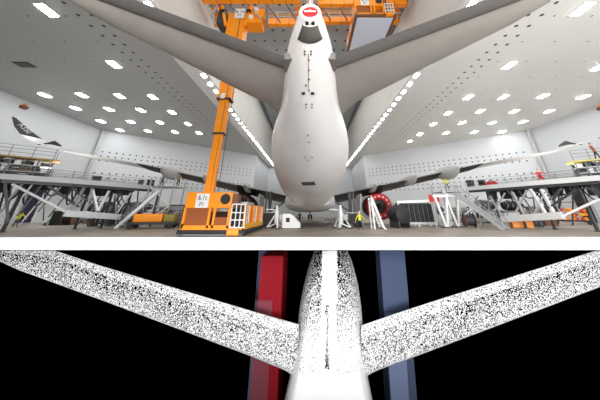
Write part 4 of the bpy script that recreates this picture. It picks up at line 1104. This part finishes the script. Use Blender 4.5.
def gridmesh(name, rows_, gaps, back, parent):
    """rows_: grid of points (front skin); back: grid for rear skin; closed along the outer edge"""
    bm = bmesh.new(); lay = bm.verts.layers.float.new('gap')
    nr, nc = len(rows_), len(rows_[0]); A = []; B = []
    for i in range(nr):
        ra = []; rb = []
        for j in range(nc):
            v = bm.verts.new(rows_[i][j]-TO); v[lay] = gaps[i][j]; ra.append(v)
            if 0 < j < nc-1:
                w = bm.verts.new(back[i][j]-TO); w[lay] = .93 if gaps[i][j] > .03 else 0; rb.append(w)
            else: rb.append(v)
        A.append(ra); B.append(rb)
    for i in range(nr-1):
        for j in range(nc-1):
            bm.faces.new((A[i][j], A[i][j+1], A[i+1][j+1], A[i+1][j]))
            q = [B[i][j], B[i+1][j], B[i+1][j+1], B[i][j+1]]
            bm.faces.new(q)
    bmesh.ops.recalc_face_normals(bm, faces=bm.faces)
    me = bpy.data.meshes.new(name); bm.to_mesh(me); bm.free(); me.materials.append(SCAN)
    for p in me.polygons: p.use_smooth = True
    o = bpy.data.objects.new(name, me); COL.objects.link(o); o.parent = parent
    return o
def lerp(a, c, f): return a+(c-a)*f
def piece(tbl, y):
    for (y0, a0), (y1, a1) in zip(tbl, tbl[1:]):
        if y0 <= y <= y1: return lerp(a0, a1, (y-y0)/(y1-y0))
    return tbl[-1][1] if y > tbl[-1][0] else tbl[0][1]
# fuselage of the scan
lt = [(246, 317), (251, 314.5), (262, 310), (284, 304), (305, 300), (322, 298), (340, 296), (360, 293), (373, 290.5), (400, 284.5), (425, 279)]
rtb = [(246, 345), (251, 347.5), (262, 352), (284, 358), (305, 361), (322, 362.5), (340, 364), (360, 366), (373, 367), (400, 372.5), (425, 378)]
rows_, gaps, back = [], [], []
ny, nx = 44, 36
for i in range(ny):
    y = 248.5 + (425-248.5)*i/(ny-1); xl, xr = piece(lt, y), piece(rtb, y); yc = lerp(23.2, 21.0, i/(ny-1))
    ra, ga, ba = [], [], []
    for j in range(nx):
        f = -1+2*j/(nx-1); px = (xl+xr)/2 + (xr-xl)/2*f
        base = at(px, y, Y=yc+1.4); w = (at(xr, y, Y=yc+1.4)-at(xl, y, Y=yc+1.4)).length/2
        bul = w*math.sqrt(max(0, 1-f*f))
        dirn = (EYE-base).normalized()
        # bulge towards the viewer and away, along the model's own normal
        nv = Vector((0, -.93, -.36))
        s = min(bul, 1.9)
        # keep outline: shift along viewing ray for front skin
        ra.append(base + dirn*s); ba.append(base - dirn*s*.6)
        # gap density
        mid = (xl+xr)/2 - .5
        dxp = px - mid
        top = max(0, min(1, (352-y)/100))
        if abs(f) > .965: gp_ = .02
        elif abs(dxp+1.0) < 7.5:
            gp_ = 0.0
            if 303 < y < 369 and abs(px-327.2) < 1.4: gp_ = .75
        else: gp_ = (1.0*top**.8 + .08*(y < 372))*(1-.25*abs(f))
        ga.append(gp_)
    rows_.append(ra); gaps.append(ga); back.append(ba)
sf = gridmesh('fuselage', rows_, gaps, back, T)
def scan_wing(name, top, bot, x_root, x_tip, hinge, yroot, ytip):
    rows_, gaps, back = [], [], []
    n, c = 50, 24
    for i in range(n):
        f = i/(n-1); px = lerp(x_root, x_tip, f); a, b_ = piece(top, px) if x_tip > x_root else piece(top[::-1], px), piece(bot, px) if x_tip > x_root else piece(bot[::-1], px)
        Yd = lerp(yroot, ytip, f); ra, ga, ba = [], [], []
        for j in range(c):
            s = j/(c-1); y = lerp(a, b_, s); base = at(px, y, Y=Yd)
            th = (.5-.3*f)*2*math.sqrt(s*(1-s)+1e-4)
            dirn = (EYE-base).normalized()
            ra.append(base+dirn*th*.4); ba.append(base-dirn*th)
            if s < .04 or s > .96: g_ = .08
            elif s < hinge: g_ = .47
            elif s < hinge+.03: g_ = .45
            else: g_ = .72-.2*(s-hinge)/(1-hinge)
            if f < .02: g_ *= 1.0
            elif f < .38: g_ *= lerp(.66, 1, f/.38)
            ga.append(g_)
        rows_.append(ra); gaps.append(ga); back.append(ba)
    return gridmesh(name, rows_, gaps, back, T)
topL = [(-25, 249), (52, 249.5), (100, 265.5), (250, 310.5), (297, 324), (310, 327)]
botL = [(-25, 247.6+5), (0, 261.5), (20, 270.5), (100, 299.5), (250, 356), (286, 371), (300, 381)]
topR = [(355, 328), (367, 323.5), (400, 312), (450, 296), (500, 280.5), (596, 250.5), (640, 249)]
botR = [(355, 381), (367, 376), (376, 371), (417, 356), (600, 287), (640, 273)]
scan_wing('tailplane', topL[::-1], botL[::-1], 299, -25, .23, 22.3, 22.6)
scan_wing('tailplane', topR, botR, 361, 640, .23, 22.3, 22.6)

def trans(name, col, a):
    m = bpy.data.materials.new(name); m.use_nodes = True; nt = m.node_tree; nt.nodes.clear()
    ou = nt.nodes.new('ShaderNodeOutputMaterial'); df = nt.nodes.new('ShaderNodeBsdfDiffuse'); df.inputs['Color'].default_value = (*col, 1)
    tr = nt.nodes.new('ShaderNodeBsdfTransparent'); mx = nt.nodes.new('ShaderNodeMixShader'); mx.inputs[0].default_value = a
    nt.links.new(tr.outputs[0], mx.inputs[1]); nt.links.new(df.outputs[0], mx.inputs[2]); nt.links.new(mx.outputs[0], ou.inputs[0]); return m
REDT = trans('translucent_red', (.29, .014, .022), .75)
BLUL = trans('translucent_pale_blue', (.17, .215, .34), .8)
BLUT = trans('translucent_blue', (.075, .10, .17), .75)
def column(name, label, x0, x1, y0, y1, z1, mm, parts=()):
    c = Vector(((x0+x1)/2, (y0+y1)/2, ZP)); t = thing(name, label, 'column', c)
    m = MB(c); m.box(x0, x1, y0, y1, ZP, z1); m.build('shaft', mm, t)
    for nm, (a, b2, c2, d2, z), m2 in parts:
        m = MB(c); m.box(a, b2, c2, d2, ZP, z); m.build(nm, m2, t)
    return t
column('translucent_column', 'translucent red column left of the scanned tail', -4.55, -2.5, 24.0, 29.0, at(270, 256, Y=24).z, REDT, [('lower_sleeve', (-4.75, -3.25, 23.7, 23.95, at(264, 301, Y=23.7).z), trans('translucent_haze', (.26, .16, .2), .14))])
column('translucent_column', 'translucent blue column showing behind the red column', -5.9, -4.0, 29.4, 30.6, -.95, BLUT)
c = Vector((7.5, 25, ZP)); t = thing('translucent_column', 'translucent blue column right of the scanned tail', 'column', c)
m = MB(c); m.hexa([(5.85, 24.2, ZP), (7.7, 24.2, ZP), (7.7, 25.8, ZP), (5.85, 25.8, ZP)], [(6.65, 24.2, -.95), (9.03, 24.2, -.95), (9.03, 25.8, -.95), (6.65, 25.8, -.95)]); m.build('shaft', BLUT, t)
zt = at(395, 314, Y=23.8).z
m = MB(c); m.hexa([(5.8, 23.8, ZP), (6.75, 23.8, ZP), (6.75, 24.15, ZP), (5.8, 24.15, ZP)], [(6.4, 23.8, zt), (8.0, 23.8, zt), (8.0, 24.15, zt), (6.4, 24.15, zt)]); m.build('lower_sleeve', BLUL, t)
# ------------------------------------------------------------------ light
def area(name, loc, rot, sx, sy, e, col=(1, 1, 1), spread=None):
    l = bpy.data.lights.new(name, 'AREA'); l.shape = 'RECTANGLE'; l.size = sx; l.size_y = sy; l.energy = e; l.color = col
    if spread: l.spread = spread
    o = bpy.data.objects.new(name, l); COL.objects.link(o); o.location = loc; o.rotation_euler = rot; return o
# large soft fill light added behind the viewer to brighten the hangar
area('fill_behind_viewer', (19, -11.5, 5), (math.radians(90), 0, 0), 62, 9, 20500, (.985, .99, 1))
# unseen fill lights added over the dock decks to brighten the outer wings
area('wing_fill', (-27.5, 24.8, 6.0), (PI, 0, 0), 8, 2.5, 260)
area('wing_fill', (27.5, 24.8, 6.0), (PI, 0, 0), 8, 2.5, 260)
# extra unseen soft fill added below the slot roof
area('slot_fill', (0, 40, 31.0), (0, 0, 0), 20, 50, 5000, (1, .97, .92))
# added unseen lights: strip whitening the floor-slab edge, fill for the lower bay
area('edge_wash', (0, 12.8, -7.2), (math.radians(90+47.9), 0, 0), 110, .3, 130, spread=math.radians(5))
area('bay_fill', (0, 3.1, -3.2), (math.radians(90-7), 0, 0), 120, 3, 4600, spread=math.radians(56))
w = bpy.data.worlds.new('world'); sc.world = w; w.use_nodes = True
w.node_tree.nodes['Background'].inputs[0].default_value = (0, 0, 0, 1); w.node_tree.nodes['Background'].inputs[1].default_value = 0
vs = sc.view_settings
vs.view_transform = 'Standard'; vs.look = 'None'; vs.gamma = 1; vs.exposure = 0; vs.use_curve_mapping = False
